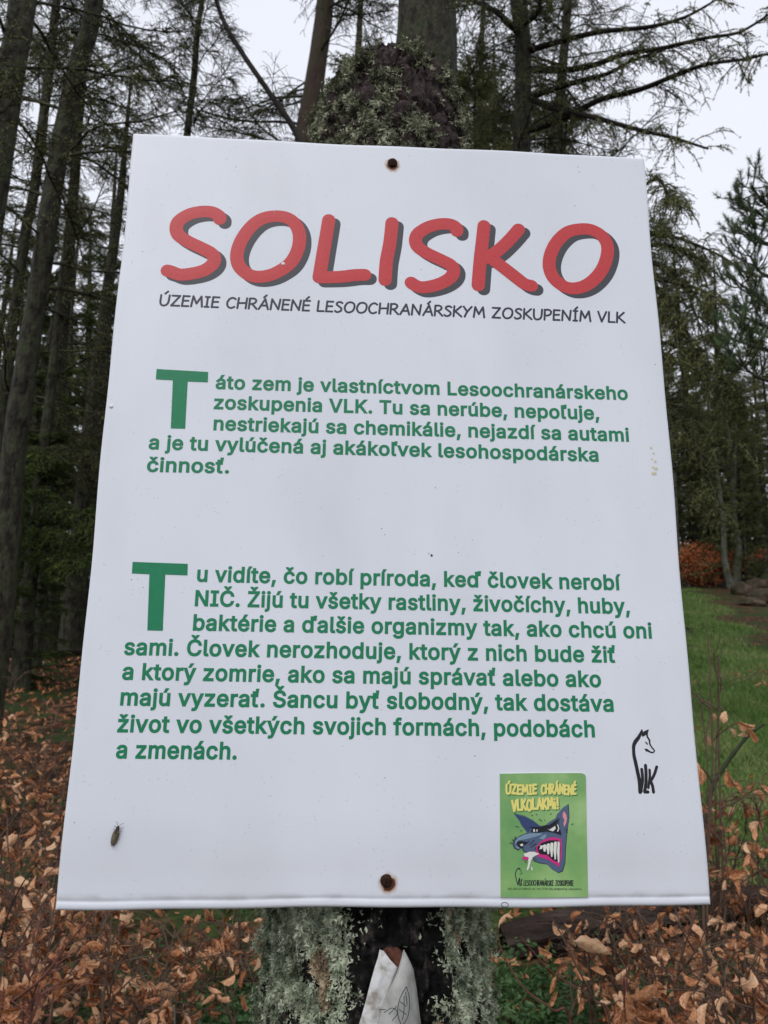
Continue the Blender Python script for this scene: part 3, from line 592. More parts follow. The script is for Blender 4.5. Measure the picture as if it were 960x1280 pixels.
cane([(885, 1010, 3.0), (895, 975, 3.0), (930, 925, 3.0), (955, 905, 3.0)][::-1]+[(880, 1060, 3.0)], .012, 'dead_branch', 'grey forked dead branch before the clearing', M['stem_moss'])
cane([(872, 1080, 2.6), (876, 1150, 2.6), (878, 1220, 2.6), (878, 1300, 2.6)], .014, 'mossy_sapling', 'slim upright mossy stem below the lower right corner of the sign', M['stem_moss'])

# ------------------------------------------------------------------ the sign
def c2w(v): return RT*v[0] + UP*v[1] + FW*v[2]
SW, SH = .5, .683
pxs = [(166, 166), (806, 196), (889, 1133), (69, 1138)]
A_ = []
for (u, v), (x, y) in zip(pxs, [(0, 1), (1, 1), (1, 0), (0, 0)]):
    u -= 480; v = 640-v; A_.append([x, y, 1, 0, 0, 0, -u*x, -u*y, -u]); A_.append([0, 0, 0, x, y, 1, -v*x, -v*y, -v])
H_ = np.linalg.svd(np.array(A_))[2][-1].reshape(3, 3); Ki = np.diag([1/FPX, 1/FPX, 1]); a_, b_, c_ = (Ki@H_).T
s_ = SW/np.linalg.norm(a_); a_, b_, c_ = a_*s_, b_*s_, c_*s_
if c_[2] < 0: a_, b_, c_ = -a_, -b_, -c_
SH = np.linalg.norm(b_); SX = c2w(a_/SW); SY = c2w(b_/SH); SY -= SX*(SX@SY); SY /= np.linalg.norm(SY); SZ = np.cross(SX, SY); SO = C0+c2w(c_)
SMAT = Matrix(((SX[0], SY[0], SZ[0], SO[0]), (SX[1], SY[1], SZ[1], SO[1]), (SX[2], SY[2], SZ[2], SO[2]), (0, 0, 0, 1)))
def SL(px, py):                        # photograph pixel -> metres on the board
    r = ray(px, py); t = ((SO-C0)@SZ)/(r@SZ); q = C0+r*t-SO; return np.array([q@SX, q@SY])
sign = empty('information_sign'); sign.matrix_world = SMAT
tag(sign, 'white metal information sign with red and green Slovak text nailed to the stump', 'sign')

NT, NB = SL(490.5, 204), SL(483, 1101)
def board_material():
    m, t, b = mat('white_enamel_board', .34, .45)
    tcn = t.nodes.new('ShaderNodeTexCoord'); sp = t.nodes.new('ShaderNodeSeparateXYZ'); t.links.new(tcn.outputs['Object'], sp.inputs[0])
    def nz(s, d=3, stretch=None):
        n = t.nodes.new('ShaderNodeTexNoise'); n.inputs['Scale'].default_value = s; n.inputs['Detail'].default_value = d
        if stretch: mp = t.nodes.new('ShaderNodeMapping'); mp.inputs['Scale'].default_value = stretch; t.links.new(tcn.outputs['Object'], mp.inputs[0]); t.links.new(mp.outputs[0], n.inputs['Vector'])
        else: t.links.new(tcn.outputs['Object'], n.inputs['Vector'])
        return n.outputs['Fac']
    def ramp(src, p0, c0, p1, c1):
        r = t.nodes.new('ShaderNodeValToRGB'); e = r.color_ramp.elements; e[0].position = p0; e[0].color = (*c0, 1); e[1].position = p1; e[1].color = (*c1, 1); t.links.new(src, r.inputs[0]); return r.outputs[0]
    def mth(op, a, b_=None, clamp=False):
        n = t.nodes.new('ShaderNodeMath'); n.operation = op; n.use_clamp = clamp
        for k, v in enumerate((a, b_)):
            if v is None: continue
            if isinstance(v, (int, float)): n.inputs[k].default_value = v
            else: t.links.new(v, n.inputs[k])
        return n.outputs[0]
    def mixc(f, a, c):
        n = t.nodes.new('ShaderNodeMix'); n.data_type = 'RGBA'
        for s, v in ((0, f), (6, a), (7, c)):
            if isinstance(v, tuple): n.inputs[s].default_value = (*v, 1)
            elif isinstance(v, (int, float)): n.inputs[s].default_value = v
            else: t.links.new(v, n.inputs[s])
        return n.outputs[2]
    base = ramp(nz(5, 6, (1.5, .6, 1)), .28, (.70, .73, .79), .6, (.755, .785, .85))
    # fine grime speckle
    vo = t.nodes.new('ShaderNodeTexVoronoi'); vo.inputs['Scale'].default_value = 95; t.links.new(tcn.outputs['Object'], vo.inputs['Vector'])
    spk = mth('MULTIPLY', mth('LESS_THAN', vo.outputs['Distance'], .055), mth('GREATER_THAN', nz(23, 2), .60)); base = mixc(mth('MULTIPLY', spk, .75), base, (.10, .09, .08))
    vo2 = t.nodes.new('ShaderNodeTexVoronoi'); vo2.inputs['Scale'].default_value = 260; t.links.new(tcn.outputs['Object'], vo2.inputs['Vector'])
    spk2 = mth('MULTIPLY', mth('LESS_THAN', vo2.outputs['Distance'], .16), mth('GREATER_THAN', nz(60, 2), .58)); base = mixc(mth('MULTIPLY', spk2, .28), base, (.3, .3, .3))
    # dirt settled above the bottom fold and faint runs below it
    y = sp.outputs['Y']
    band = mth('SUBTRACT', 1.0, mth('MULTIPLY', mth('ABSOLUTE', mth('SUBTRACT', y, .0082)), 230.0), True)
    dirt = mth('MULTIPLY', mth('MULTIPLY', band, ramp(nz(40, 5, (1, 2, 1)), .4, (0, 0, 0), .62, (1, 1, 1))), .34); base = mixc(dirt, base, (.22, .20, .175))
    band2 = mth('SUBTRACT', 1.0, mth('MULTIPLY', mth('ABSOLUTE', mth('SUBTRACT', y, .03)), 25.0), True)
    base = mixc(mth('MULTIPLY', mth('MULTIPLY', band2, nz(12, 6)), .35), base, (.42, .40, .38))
    base = mixc(mth('MULTIPLY', ramp(nz(7, 7, (1.6, .7, 1)), .5, (0, 0, 0), .72, (1, 1, 1)), .16), base, (.47, .47, .45))
    # rust round each nail
    for (cx, cy), sc_ in (((NT[0], NT[1]-.0025), 1.0), ((NB[0]+.0015, NB[1]-.002), 1.0)):
        dx = mth('SUBTRACT', sp.outputs['X'], float(cx)); dy = mth('SUBTRACT', y, float(cy)); dd = mth('SQRT', mth('ADD', mth('MULTIPLY', dx, dx), mth('MULTIPLY', dy, dy)))
        dd = mth('ADD', dd, mth('MULTIPLY', mth('SUBTRACT', nz(160, 3), .5), .005))
        base = mixc(mth('SUBTRACT', 1.0, mth('MULTIPLY', mth('SUBTRACT', dd, .0045), 260.0), True), base, (.42, .20, .055))
        base = mixc(mth('SUBTRACT', 1.0, mth('MULTIPLY', mth('SUBTRACT', dd, .0045), 700.0), True), base, (.10, .025, .008))
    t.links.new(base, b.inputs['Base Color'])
    n1 = t.nodes.new('ShaderNodeTexNoise'); n1.inputs['Scale'].default_value = 500; n1.inputs['Detail'].default_value = 2; t.links.new(tcn.outputs['Object'], n1.inputs['Vector'])
    n2 = t.nodes.new('ShaderNodeTexNoise'); n2.inputs['Scale'].default_value = 6; t.links.new(tcn.outputs['Object'], n2.inputs['Vector'])
    b1 = t.nodes.new('ShaderNodeBump'); b1.inputs['Strength'].default_value = .12; b1.inputs['Distance'].default_value = .0004; t.links.new(n1.outputs[0], b1.inputs['Height'])
    b2_ = t.nodes.new('ShaderNodeBump'); b2_.inputs['Strength'].default_value = .25; b2_.inputs['Distance'].default_value = .006; t.links.new(n2.outputs[0], b2_.inputs['Height']); t.links.new(b1.outputs[0], b2_.inputs['Normal'])
    t.links.new(b2_.outputs[0], b.inputs['Normal'])
    return m
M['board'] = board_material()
M['zinc'] = rampmat('bare_sheet_back', [(.25, .25, .25), (.4, .4, .4)], scale=20, rough=.5)
def build_board():
    # pan of sheet metal: flat face, edges rolled back, shallow crease above the bottom fold
    def prof(w_, lo, hi):
        e = [0, .0004, .001, .0018, .0028, .004]
        return np.array([x for x in e]+list(np.linspace(.006, w_-.006, 60))+[w_-x for x in e[::-1]])
    xs = prof(SW, 0, 0); ys = np.unique(np.concatenate([prof(SH, 0, 0), [.0048, .0055, .0062, .007, .0078, .0088, .010]]))
    def roll(d): d = np.clip(d, 0, .0028); return -.0028*(1-np.sqrt(1-(1-d/.0028)**2))
    X, Y = np.meshgrid(xs, ys); Z = roll(np.minimum.reduce([X, SW-X, Y, SH-Y]))
    Z -= .00055*np.exp(-((Y-.0066)/.0014)**2)          # the crease
    wx = lambda y: .0006*np.sin(y*17+1)+.0004*np.sin(y*41); wy = lambda x: .0006*np.sin(x*21+.5)+.0003*np.sin(x*57)
    nx, ny = len(xs), len(ys); i = np.arange(ny-1)[:, None]*nx; j = np.arange(nx-1)[None]
    bow = lambda x, y: (x+wx(y)*(2*x/SW-1), y+wy(x)*(2*y/SH-1)); X, Y = bow(X, Y); V = np.stack([X, Y, Z], -1).reshape(-1, 3)
    F = np.stack([i+j, i+j+1, i+nx+j+1, i+nx+j], -1).reshape(-1, 4); mb = MB(); mb.add(V, F)
    # folded sides
    loop = [(x, 0) for x in xs]+[(SW, y) for y in ys[1:]]+[(x, SH) for x in xs[::-1][1:]]+[(0, y) for y in ys[::-1][1:-1]]
    loop = [bow(np.float64(x), np.float64(y)) for x, y in loop]
    n = len(loop); a = np.array([(x, y, -.0028) for x, y in loop]); b = np.array([(x, y, -.010) for x, y in loop]); k = np.arange(n); k2 = (k+1) % n
    mb.add(np.concatenate([a, b]), np.stack([k, k+n, k2+n, k2], 1), 0, False)
    mb.add([(.0005, .0005, -.009), (SW-.0005, .0005, -.009), (SW-.0005, SH-.0005, -.009), (.0005, SH-.0005, -.009)], [(3, 2, 1, 0)], 1, False)
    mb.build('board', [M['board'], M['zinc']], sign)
build_board()

# print on the board: thin raised ink
M['red'] = flat('red_ink', (.56, .045, .05), .4, .4, .16); M['greyink'] = flat('dark_grey_ink', (.055, .058, .068), .42, .4, .12)
M['green'] = rampmat('green_ink', [(.0, .19, .078), (.003, .215, .09)], scale=200, rough=.38, spec=.4); M['blackink'] = flat('black_ink', (.012, .012, .016), .4)
M['sub'] = flat('charcoal_ink', (.03, .03, .05), .4)
def ribbon(mb, pts, wd, z0, h=.00008, mi=0, caps=(True, True)):
    pts = np.asarray(pts, float); n = len(pts); wd = np.interp(np.linspace(0, 1, n), np.linspace(0, 1, len(np.atleast_1d(wd))), np.atleast_1d(wd)) if np.ndim(wd) else np.full(n, wd)
    t = np.gradient(pts, axis=0); t /= np.linalg.norm(t, axis=1, keepdims=True)+1e-12; nn = np.stack([-t[:, 1], t[:, 0]], 1)
    l = pts+nn*wd[:, None]/2; r = pts-nn*wd[:, None]/2
    V = np.concatenate([np.c_[l, np.full(n, z0)], np.c_[pts, np.full(n, z0+h)], np.c_[r, np.full(n, z0)]])
    k = np.arange(n-1); F = np.concatenate([np.stack([n+k, n+k+1, k+1, k], 1), np.stack([2*n+k, 2*n+k+1, n+k+1, n+k], 1)])
    mb.add(V, F, mi, False)
    for end in (0, 1):
        if not caps[end]: continue
        c = pts[0] if end == 0 else pts[-1]; d = -t[0] if end == 0 else t[-1]; nv = nn[0] if end == 0 else nn[-1]; rr = (wd[0] if end == 0 else wd[-1])/2
        an = np.linspace(-math.pi/2, math.pi/2, 9); arc = c+rr*(np.cos(an)[:, None]*d+np.sin(an)[:, None]*nv)
        V = np.concatenate([[[*c, z0+h]], np.c_[arc, np.full(9, z0)]]); F = [(0, i, i+1) if end else (0, i+1, i) for i in range(1, 9)]
        mb.add(V, F, mi, False)
Z1 = lambda p: SL(180+p[0]/3, 240+p[1]/3)
Z2 = lambda p: SL(480+p[0]/3, 240+p[1]/3)
LET = [(Z1, [(284, 102), (281, 90), (255, 76), (215, 74), (170, 84), (132, 108), (121, 135), (130, 162), (165, 186), (215, 210), (252, 230), (264, 250), (255, 273), (225, 294), (180, 306), (135, 310), (105, 300), (88, 295)], 0),
       (Z1, [(490, 91), (440, 102), (400, 132), (366, 180), (349, 230), (354, 272), (380, 302), (414, 317), (460, 315), (505, 298), (550, 265), (577, 215), (583, 165), (570, 125), (538, 98)], 1),
       (Z1, [(693, 105), (683, 165), (672, 230), (657, 320), (690, 320), (740, 318), (790, 312), (828, 311)], 2),
       (Z1, [(930, 116), (922, 190), (909, 260), (904, 330)], 0),
       (Z2, [(273, 147), (271, 134), (250, 122), (215, 120), (170, 130), (130, 154), (118, 180), (127, 206), (162, 230), (212, 254), (250, 274), (261, 295), (250, 320), (215, 342), (170, 355), (135, 357), (112, 347), (102, 340)], 0),
       (Z2, [(375, 127), (368, 190), (360, 260), (353, 350)], 0), (Z2, [(505, 140), (470, 180), (430, 218), (388, 248)], 0), (Z2, [(388, 240), (440, 278), (500, 325), (530, 346), (553, 352)], 0),
       (Z2, [(740, 139), (690, 150), (650, 185), (626, 230), (619, 275), (631, 315), (660, 345), (697, 361), (740, 357), (780, 335), (815, 295), (835, 245), (837, 200), (817, 165), (780, 143)], 1)]
wst = np.linalg.norm(Z1((700, 200))-Z1((650, 200)))
off = Z1((720, 215))-Z1((700, 200))
red, shd = MB(), MB()
for fz, pts, closed in LET:
    q = [fz(p) for p in pts]
    if closed == 2: parts_ = [catmull(q[:4], 6), catmull(q[3:], 6)]
    else: parts_ = [catmull(q, 7, closed == 1)]
    for c in parts_:
        ribbon(shd, c+off, wst, .00008, .00006, 0, (closed != 1,)*2); ribbon(red, c, wst, .00022, .00008, 0, (closed != 1,)*2)
shd.build('title_shadow', M['greyink'], sign); o = red.build('title_lettering', M['red'], sign); o['label'] = 'red title word SOLISKO with dark grey drop shadow'

# single-stroke capitals: (width, strokes) on a 1-high box
GL = {'U': (.72, [[(.05, 1), (.02, .35), (.12, .05), (.35, 0), (.55, .12), (.66, .4), (.72, 1)]]), 'Z': (.68, [[(.05, .98), (.66, .98)], [(.66, .98), (0, .02)], [(0, .02), (.64, .02)]]),
      'E': (.55, [[(.08, 1), (0, 0)], [(.08, .98), (.56, .98)], [(.04, .52), (.48, .54)], [(0, .02), (.5, .02)]]), 'M': (.9, [[(0, 0), (.14, 1)], [(.14, 1), (.42, .3)], [(.42, .3), (.78, 1)], [(.78, 1), (.86, 0)]]),
      'I': (.4, [[(.06, .98), (.38, .98)], [(.22, .98), (.16, .02)], [(0, .02), (.32, .02)]]), 'C': (.68, [[(.68, .86), (.48, .99), (.22, .88), (.05, .6), (.03, .3), (.16, .06), (.38, 0), (.6, .12)]]),
      'H': (.74, [[(.08, 1), (0, 0)], [(.74, 1), (.66, 0)], [(.05, .5), (.7, .54)]]), 'R': (.62, [[(.06, 1), (0, 0)], [(.05, .96), (.35, 1), (.56, .85), (.5, .62), (.28, .48), (.04, .46)], [(.25, .47), (.62, 0)]]),
      'A': (.78, [[(0, 0), (.5, 1)], [(.5, 1), (.74, 0)], [(.16, .34), (.66, .36)]]), 'N': (.76, [[(0, 0), (.1, 1)], [(.1, 1), (.62, .04)], [(.62, .04), (.76, 1)]]),
      'L': (.52, [[(.08, 1), (0, .02)], [(0, .02), (.5, .02)]]), 'S': (.58, [[(.58, .88), (.42, .98), (.2, .92), (.12, .74), (.3, .56), (.48, .4), (.5, .18), (.32, .02), (.12, .0), (0, .1)]]),
      'O': (.82, [[(.5, 1), (.25, .92), (.06, .6), (.04, .3), (.18, .05), (.4, 0), (.66, .14), (.8, .45), (.8, .78), (.66, .95), (.48, 1)]]), 'K': (.66, [[(.08, 1), (0, 0)], [(.64, 1), (.06, .42)], [(.16, .5), (.64, 0)]]),
      'Y': (.66, [[(.02, 1), (.3, .5)], [(.68, 1), (.3, .5), (.08, 0)]]), 'P': (.58, [[(.07, 1), (0, 0)], [(.05, .96), (.38, 1), (.58, .82), (.5, .56), (.26, .42), (.05, .44)]]),
      'V': (.68, [[(.02, 1), (.26, .02)], [(.26, .02), (.7, 1)]]), '!': (.2, [[(.16, 1), (.1, .32)], [(.07, .03), (.08, .05)]]), 'i': (.25, [[(.1, .62), (.1, 0)], [(.1, .9), (.11, .94)]]),
      ' ': (.3, [])}
ACC = {'Ú': 'U', 'Á': 'A', 'É': 'E', 'Í': 'I'}
def stroke_text(mb, txt, a, b, cap, wfrac, z0, h, gap=.17, jit=0, upv=None, bold_y=1.0):
    """write txt from board point a to b along the baseline with capital height cap"""
    adv = sum(GL[ACC.get(c, c)][0]+gap for c in txt)-gap; a = np.asarray(a, float); b = np.asarray(b, float); D = b-a; ux = D/adv; uy = np.array([-D[1], D[0]])/np.linalg.norm(D)*cap
    x = 0
    for c in txt:
        g = GL[ACC.get(c, c)]; jy = random.uniform(-jit, jit)
        for s in g[1]:
            q = [a+ux*(x+p[0])+uy*(p[1]*bold_y+jy) for p in s]; ribbon(mb, catmull(q, 4), wfrac*cap, z0+random.uniform(0, 1)*1e-5, h)
        if c in ACC:
            q = [a+ux*(x+g[0]*.5)+uy*(1.14+jy), a+ux*(x+g[0]*.5+.2)+uy*(1.36+jy)]; ribbon(mb, catmull(q), wfrac*cap, z0, h)
        x += g[0]+gap
mb = MB(); A0, A1 = SL(199.8, 381.6), SL(781, 403.4)
stroke_text(mb, 'ÚZEMIE CHRÁNENÉ LESOOCHRANÁRSKYM ZOSKUPENÍM VLK', A0, A1, np.linalg.norm(SL(780, 391)-SL(780, 403.5)), .185, .00012, .00006)
mb.build('subtitle_lettering', M['sub'], sign)

# green body text in a grotesque
FONT = None
try:
    fd = os.path.join(os.path.dirname(bpy.app.binary_path), '%d.%d' % bpy.app.version[:2], 'datafiles', 'fonts', 'Inter.woff2')
    if not os.path.exists(fd): fd = os.path.join(bpy.utils.system_resource('DATAFILES'), 'fonts', 'Inter.woff2')
    FONT = bpy.data.fonts.load(fd)
except Exception as e: print('font fallback', e)
def text_loops(txt, spacing=1.0):
    cu = bpy.data.curves.new('t', 'FONT'); cu.body = txt; cu.size = 1; cu.resolution_u = 3; cu.space_character = spacing; cu.fill_mode = 'NONE'
    if FONT: cu.font = FONT
    o = bpy.data.objects.new('t', cu); COL.objects.link(o); dg = bpy.context.evaluated_depsgraph_get(); me = bpy.data.meshes.new_from_object(o.evaluated_get(dg))
    v = np.empty(len(me.vertices)*3); me.vertices.foreach_get('co', v); v = v.reshape(-1, 3)[:, :2]
    nb = {}
    for e in me.edges: a_, c_ = e.vertices; nb.setdefault(a_, []).append(c_); nb.setdefault(c_, []).append(a_)
    bpy.data.objects.remove(o); bpy.data.curves.remove(cu); bpy.data.meshes.remove(me)
    loops = []; seen = set()
    for s in range(len(v)):
        if s in seen or s not in nb: continue
        lp = [s]; seen.add(s); c = s
        while True:
            n_ = [k for k in nb[c] if k not in seen]
            if not n_: break
            c = n_[0] if (c+1) not in n_ else c+1; lp.append(c); seen.add(c)
        q = v[lp]; keep = np.linalg.norm(q-np.roll(q, 1, 0), axis=1) > 1e-5; q = q[keep]
        if len(q) > 2: loops.append(q)
    return loops
def area2(q): x, y = q[:, 0], q[:, 1]; return float((x*np.roll(y, -1)-np.roll(x, -1)*y).sum())/2
def scanfill(loops, so):
    """non-zero winding fill of one glyph by trapezoids between all corner heights"""
    E0 = np.concatenate([np.c_[q, np.roll(q, -1, 0)] for q in loops]); E0 = E0[np.abs(E0[:, 1]-E0[:, 3]) > 1e-7]
    ys = np.concatenate([E0[:, 1], E0[:, 3]]); ys = np.unique(np.r_[np.round(ys, 4), np.linspace(ys.min(), ys.max(), 26)]); V = []; F = []
    for y0, y1 in zip(ys[:-1], ys[1:]):
        if y1-y0 < 3e-4: continue
        ym = (y0+y1)/2; lo = np.minimum(E0[:, 1], E0[:, 3]); hi = np.maximum(E0[:, 1], E0[:, 3]); e = E0[(lo < ym) & (hi > ym)]
        sl = (e[:, 2]-e[:, 0])/(e[:, 3]-e[:, 1]); xm = e[:, 0]+sl*(ym-e[:, 1]); o_ = np.argsort(xm); wn = 0; st = None
        for i in o_:
            nw = wn+(1 if e[i, 3] > e[i, 1] else -1)
            if wn == 0 and nw != 0: st = i
            if wn != 0 and nw == 0:
                sg = wn
                if True:
                    k = len(V); xa = lambda j, y: e[j, 0]+sl[j]*(y-e[j, 1])
                    V += [(xa(st, y0), y0), (xa(i, y0), y0), (xa(i, y1), y1), (xa(st, y1), y1)]; F.append((k, k+1, k+2, k+3))
            wn = nw
    return np.array(V), F
def grown(q, wt, sgn):
    d0 = q-np.roll(q, 1, 0); d1 = np.roll(q, -1, 0)-q; d0 /= np.linalg.norm(d0, axis=1, keepdims=True)+1e-9; d1 /= np.linalg.norm(d1, axis=1, keepdims=True)+1e-9
    t_ = d0+d1; t_ /= np.linalg.norm(t_, axis=1, keepdims=True)+1e-9; nn = np.stack([t_[:, 1], -t_[:, 0]], 1); cs = np.clip((nn*np.stack([d1[:, 1], -d1[:, 0]], 1)).sum(1), .5, 1)[:, None]
    return q+nn*wt/cs*sgn
CAPH = None
def text_line(mb, txt, a, b, cap, z0, wt=.024, spacing=1.04):
    """one line of print from a to b; strokes thickened by wt (em) all round"""
    global CAPH
    if CAPH is None: v = np.concatenate(text_loops('H')); CAPH = v[:, 1].max()-v[:, 1].min()+2*wt
    loops = text_loops(txt, spacing); ar = [area2(q) for q in loops]; big = ar[int(np.argmax(np.abs(ar)))]; so = 1 if big > 0 else -1
    gl = [grown(q, wt, so) for q in loops]; al = np.concatenate(gl); x0, x1 = al[:, 0].min(), al[:, 0].max(); a = np.asarray(a); b = np.asarray(b); D = b-a; ux = D/(x1-x0); uy = np.array([-D[1], D[0]])/np.linalg.norm(D)*cap/CAPH
    gl.sort(key=lambda q: q[:, 0].min()); groups = []
    for q in gl:
        if groups and q[:, 0].min() < groups[-1][1]-.01: groups[-1][0].append(q); groups[-1][1] = max(groups[-1][1], q[:, 0].max())
        else: groups.append([[q], q[:, 0].max()])
    for g_, _ in groups:
        w_, F = scanfill(g_, so)
        if not F: continue
        W = a+(w_[:, :1]-x0)*ux+(w_[:, 1:2]+wt)*uy; mb.add(np.c_[W, np.full(len(W), z0)], F, 0, False)
P1 = [('áto zem je vlastníctvom Lesoochranárskeho', (269.3, 486.4), (785.2, 500.2)), ('zoskupenia VLK. Tu sa nerúbe, nepoľuje,', (267, 511.6), (749.5, 525)), ('nestriekajú sa chemikálie, nejazdí sa autami', (266.6, 538), (786.8, 552.4)),
      ('a je tu vylúčená aj akákoľvek lesohospodárska', (185.5, 561.7), (748.4, 577.4)), ('činnosť.', (183.2, 589.9), (286.2, 592.0))]
P2 = [('u vidíte, čo robí príroda, keď človek nerobí', (245.9, 727.4), (776.9, 738)), ('NIČ. Žijú tu všetky rastliny, živočíchy, huby,', (243.3, 757.9), (787.8, 767.7)), ('baktérie a ďalšie organizmy tak, ako chcú oni', (240.9, 788.3), (815.4, 798.5)),
      ('sami. Človek nerozhoduje, ktorý z nich bude žiť', (154.5, 818.9), (769.7, 828.6)), ('a ktorý zomrie, ako sa majú správať alebo ako', (152.2, 849.8), (751.7, 859.3)), ('majú vyzerať. Šancu byť slobodný, tak dostáva', (149.9, 882), (767.3, 889.9)),
      ('život vo všetkých svojich formách, podobách', (146.2, 915.5), (743.8, 921.8)), ('a zmenách.', (144.5, 948.2), (295.7, 949.6))]
CAP = np.linalg.norm(SL(242, 737.6)-SL(242, 758))
CAP1 = CAP*.98
for nm, ls, cp in (('upper_paragraph', P1, CAP1), ('lower_paragraph', P2, CAP)):
    mb = MB()
    for txt, a, b in ls: text_line(mb, txt, SL(*a), SL(*b), cp, .0002)
    mb.build(nm, M['green'], sign)
for (tl, tr_, bar, st0, st1, by) in (((195.8, 461.3), (260.3, 465.0), 13.0, 213.5, 231.5, 535.5), ((165.8, 702.3), (234.8, 704.8), 14.5, 184.2, 203.5, 788.0)):
    q = [tl, tr_, (tr_[0]-.5, tr_[1]+bar), (st1+(3.2), tr_[1]+bar-1.0), (st1, by+.5), (st0, by), (st0+2.6, tl[1]+bar+1.1), (tl[0]-1.0, tl[1]+bar)]
    V = [(*SL(*p), .0002) for p in q]; mb = MB(); mb.add(V, [tuple(range(8))[::-1]], 0, False); mb.build('initial_letter', M['green'], sign)

# wolf emblem with the letters VLK
Z8 = lambda p: SL(770+p[0]*.09371, 890+p[1]*.09371)
k8 = .09371*np.linalg.norm(SL(800, 950)-SL(801, 950))
mb = MB()
for pts, wd in [([(345, 240), (325, 290), (300, 340), (262, 390), (238, 440), (234, 500), (240, 580), (262, 680), (285, 790), (305, 880), (320, 960), (325, 1040), (322, 1065)], [14, 30, 40, 44, 40, 36, 38, 40, 40, 42, 48, 52, 44]),
                ([(345, 240), (352, 300), (358, 322)], [16, 26, 12]), ([(358, 315), (385, 280), (430, 240)], [22, 44, 12]), ([(428, 240), (412, 285), (418, 330), (445, 375), (450, 420), (472, 465), (508, 508), (505, 530), (480, 540), (450, 530), (415, 508), (392, 500)], [12, 22, 18, 20, 16, 16, 15, 14, 14, 18, 26, 18]),
                ([(392, 400), (405, 412), (418, 428)], [10, 16, 14]), ([(395, 498), (410, 522)], [18, 14]), ([(342, 765), (352, 850), (352, 930), (330, 1050)], 36), ([(393, 712), (400, 830), (398, 950), (382, 1050)], 38), ([(382, 1064), (425, 1066)], 38),
                ([(447, 772), (450, 860), (440, 940), (430, 1010)], 30), ([(542, 732), (515, 820), (480, 890), (455, 920)], 34), ([(455, 910), (485, 980), (500, 1068)], 36)]:
    q = [Z8(p) for p in pts]; c = catmull(q, 5); ribbon(mb, c, np.array(wd)*k8*1.18 if np.ndim(wd) else wd*k8*1.1, .00015+random.random()*2e-5, .00006)
o = mb.build('wolf_emblem', M['blackink'], sign)

# smears and marks
M['residue'] = flat('old_glue', (.60, .57, .38), .6)
def blob(mb, c, r, z, n=12, asp=1.0):
    a = np.linspace(0, 2*np.pi, n, endpoint=False); rr = r*rng.uniform(.7, 1.2, n); V = np.c_[c[0]+rr*np.cos(a), c[1]+rr*np.sin(a)*asp, np.full(n, z)]
    V = np.concatenate([V, [[c[0], c[1], z+.00012]]]); mb.add(V, [(i, (i+1) % n, n) for i in range(n)], 0, False)
mb = MB()
for k, (x, y, r) in enumerate([(814, 560, 1.6), (817, 567, 1.5), (815, 574, 1.2), (819, 577, 1.6), (816, 584, 1.2), (820, 586, 2), (817, 592, 2.2), (819, 592, 1.6)]): blob(mb, SL(x, y), r*.00085, .00005+k*2e-5)
mb.build('glue_residue', M['residue'], sign)
M['rusthole'] = flat('rusty_pit', (.08, .03, .015), .8)
mb = MB(); blob(mb, SL(539.5, 694.5), .0011, .0001); blob(mb, SL(536, 692), .0005, .0001); mb.build('rust_pit', M['rusthole'], sign)
M['paintblob'] = flat('paint_blister', (.72, .73, .76), .4)
for (x, y) in ((139, 508), (354, 330)):
    mb = MB(); an = np.linspace(0, 2*np.pi, 14, endpoint=False); c = SL(x, y); V = [(c[0], c[1], .0011)]
    for rr, zz in ((.0011, .0009), (.0018, .0003), (.002, 0)): V += [(c[0]+rr*math.cos(a), c[1]+rr*math.sin(a), zz) for a in an]
    F3 = [(0, 1+i, 1+(i+1) % 14) for i in range(14)]; F4 = [(1+14*k+i, 15+14*k+i, 15+14*k+(i+1) % 14, 1+14*k+(i+1) % 14) for k in range(2) for i in range(14)]
    mb.add(V, F3); mb.add(V, F4); mb.build('paint_blister', M['paintblob'], sign)
mb = MB(); c = SL(631, 1131); an = np.linspace(0, 2*np.pi, 20); ribbon(mb, np.c_[c[0]+.0027*np.cos(an), c[1]+.0017*np.sin(an)], .0005, .00012); mb.build('ring_mark', M['greyink'], sign)

# rusty nails
M['rust'] = rampmat('rusted_nail', [(.008, .005, .004), (.03, .013, .008), (.07, .027, .014)], scale=500, detail=5, rough=.9, bump=1, bscale=700, bdist=.0006)
def nail(c, label):
    root = empty('nail'); root.matrix_world = SMAT @ Matrix.Translation((c[0], c[1], 0)); tag(root, label, 'nail', 'rusty nails holding the sign')
    n = 20; V = []; 
    for rr, zz in ((.0001, .0026), (.0028, .0024), (.0043, .0018), (.0048, .0009), (.0044, .0001)):
        for i in range(n):
            a = i/n*6.283; q = noise.noise(Vector((math.cos(a)*2, math.sin(a)*2, rr*900+c[1]*9))); V.append((rr*(1+.12*q)*math.cos(a), rr*(1+.12*q)*math.sin(a), zz+.0004*q))
    F = [(k*n+i, (k+1)*n+i, (k+1)*n+(i+1) % n, k*n+(i+1) % n) for k in range(4) for i in range(n)]; mb = MB(); mb.add(V, F); mb.build('nail_head', M['rust'], root)
    mb = MB(); v, f = tube1([(0, 0, .0003), (0, 0, -.05)], .0018, 8); mb.add(v, f); mb.build('shank', M['rust'], root)
nail(NT, 'rusty nail head near the top edge of the sign below the stump top'); nail(NB, 'rusty nail head near the bottom edge of the sign above the rolled sleeve')

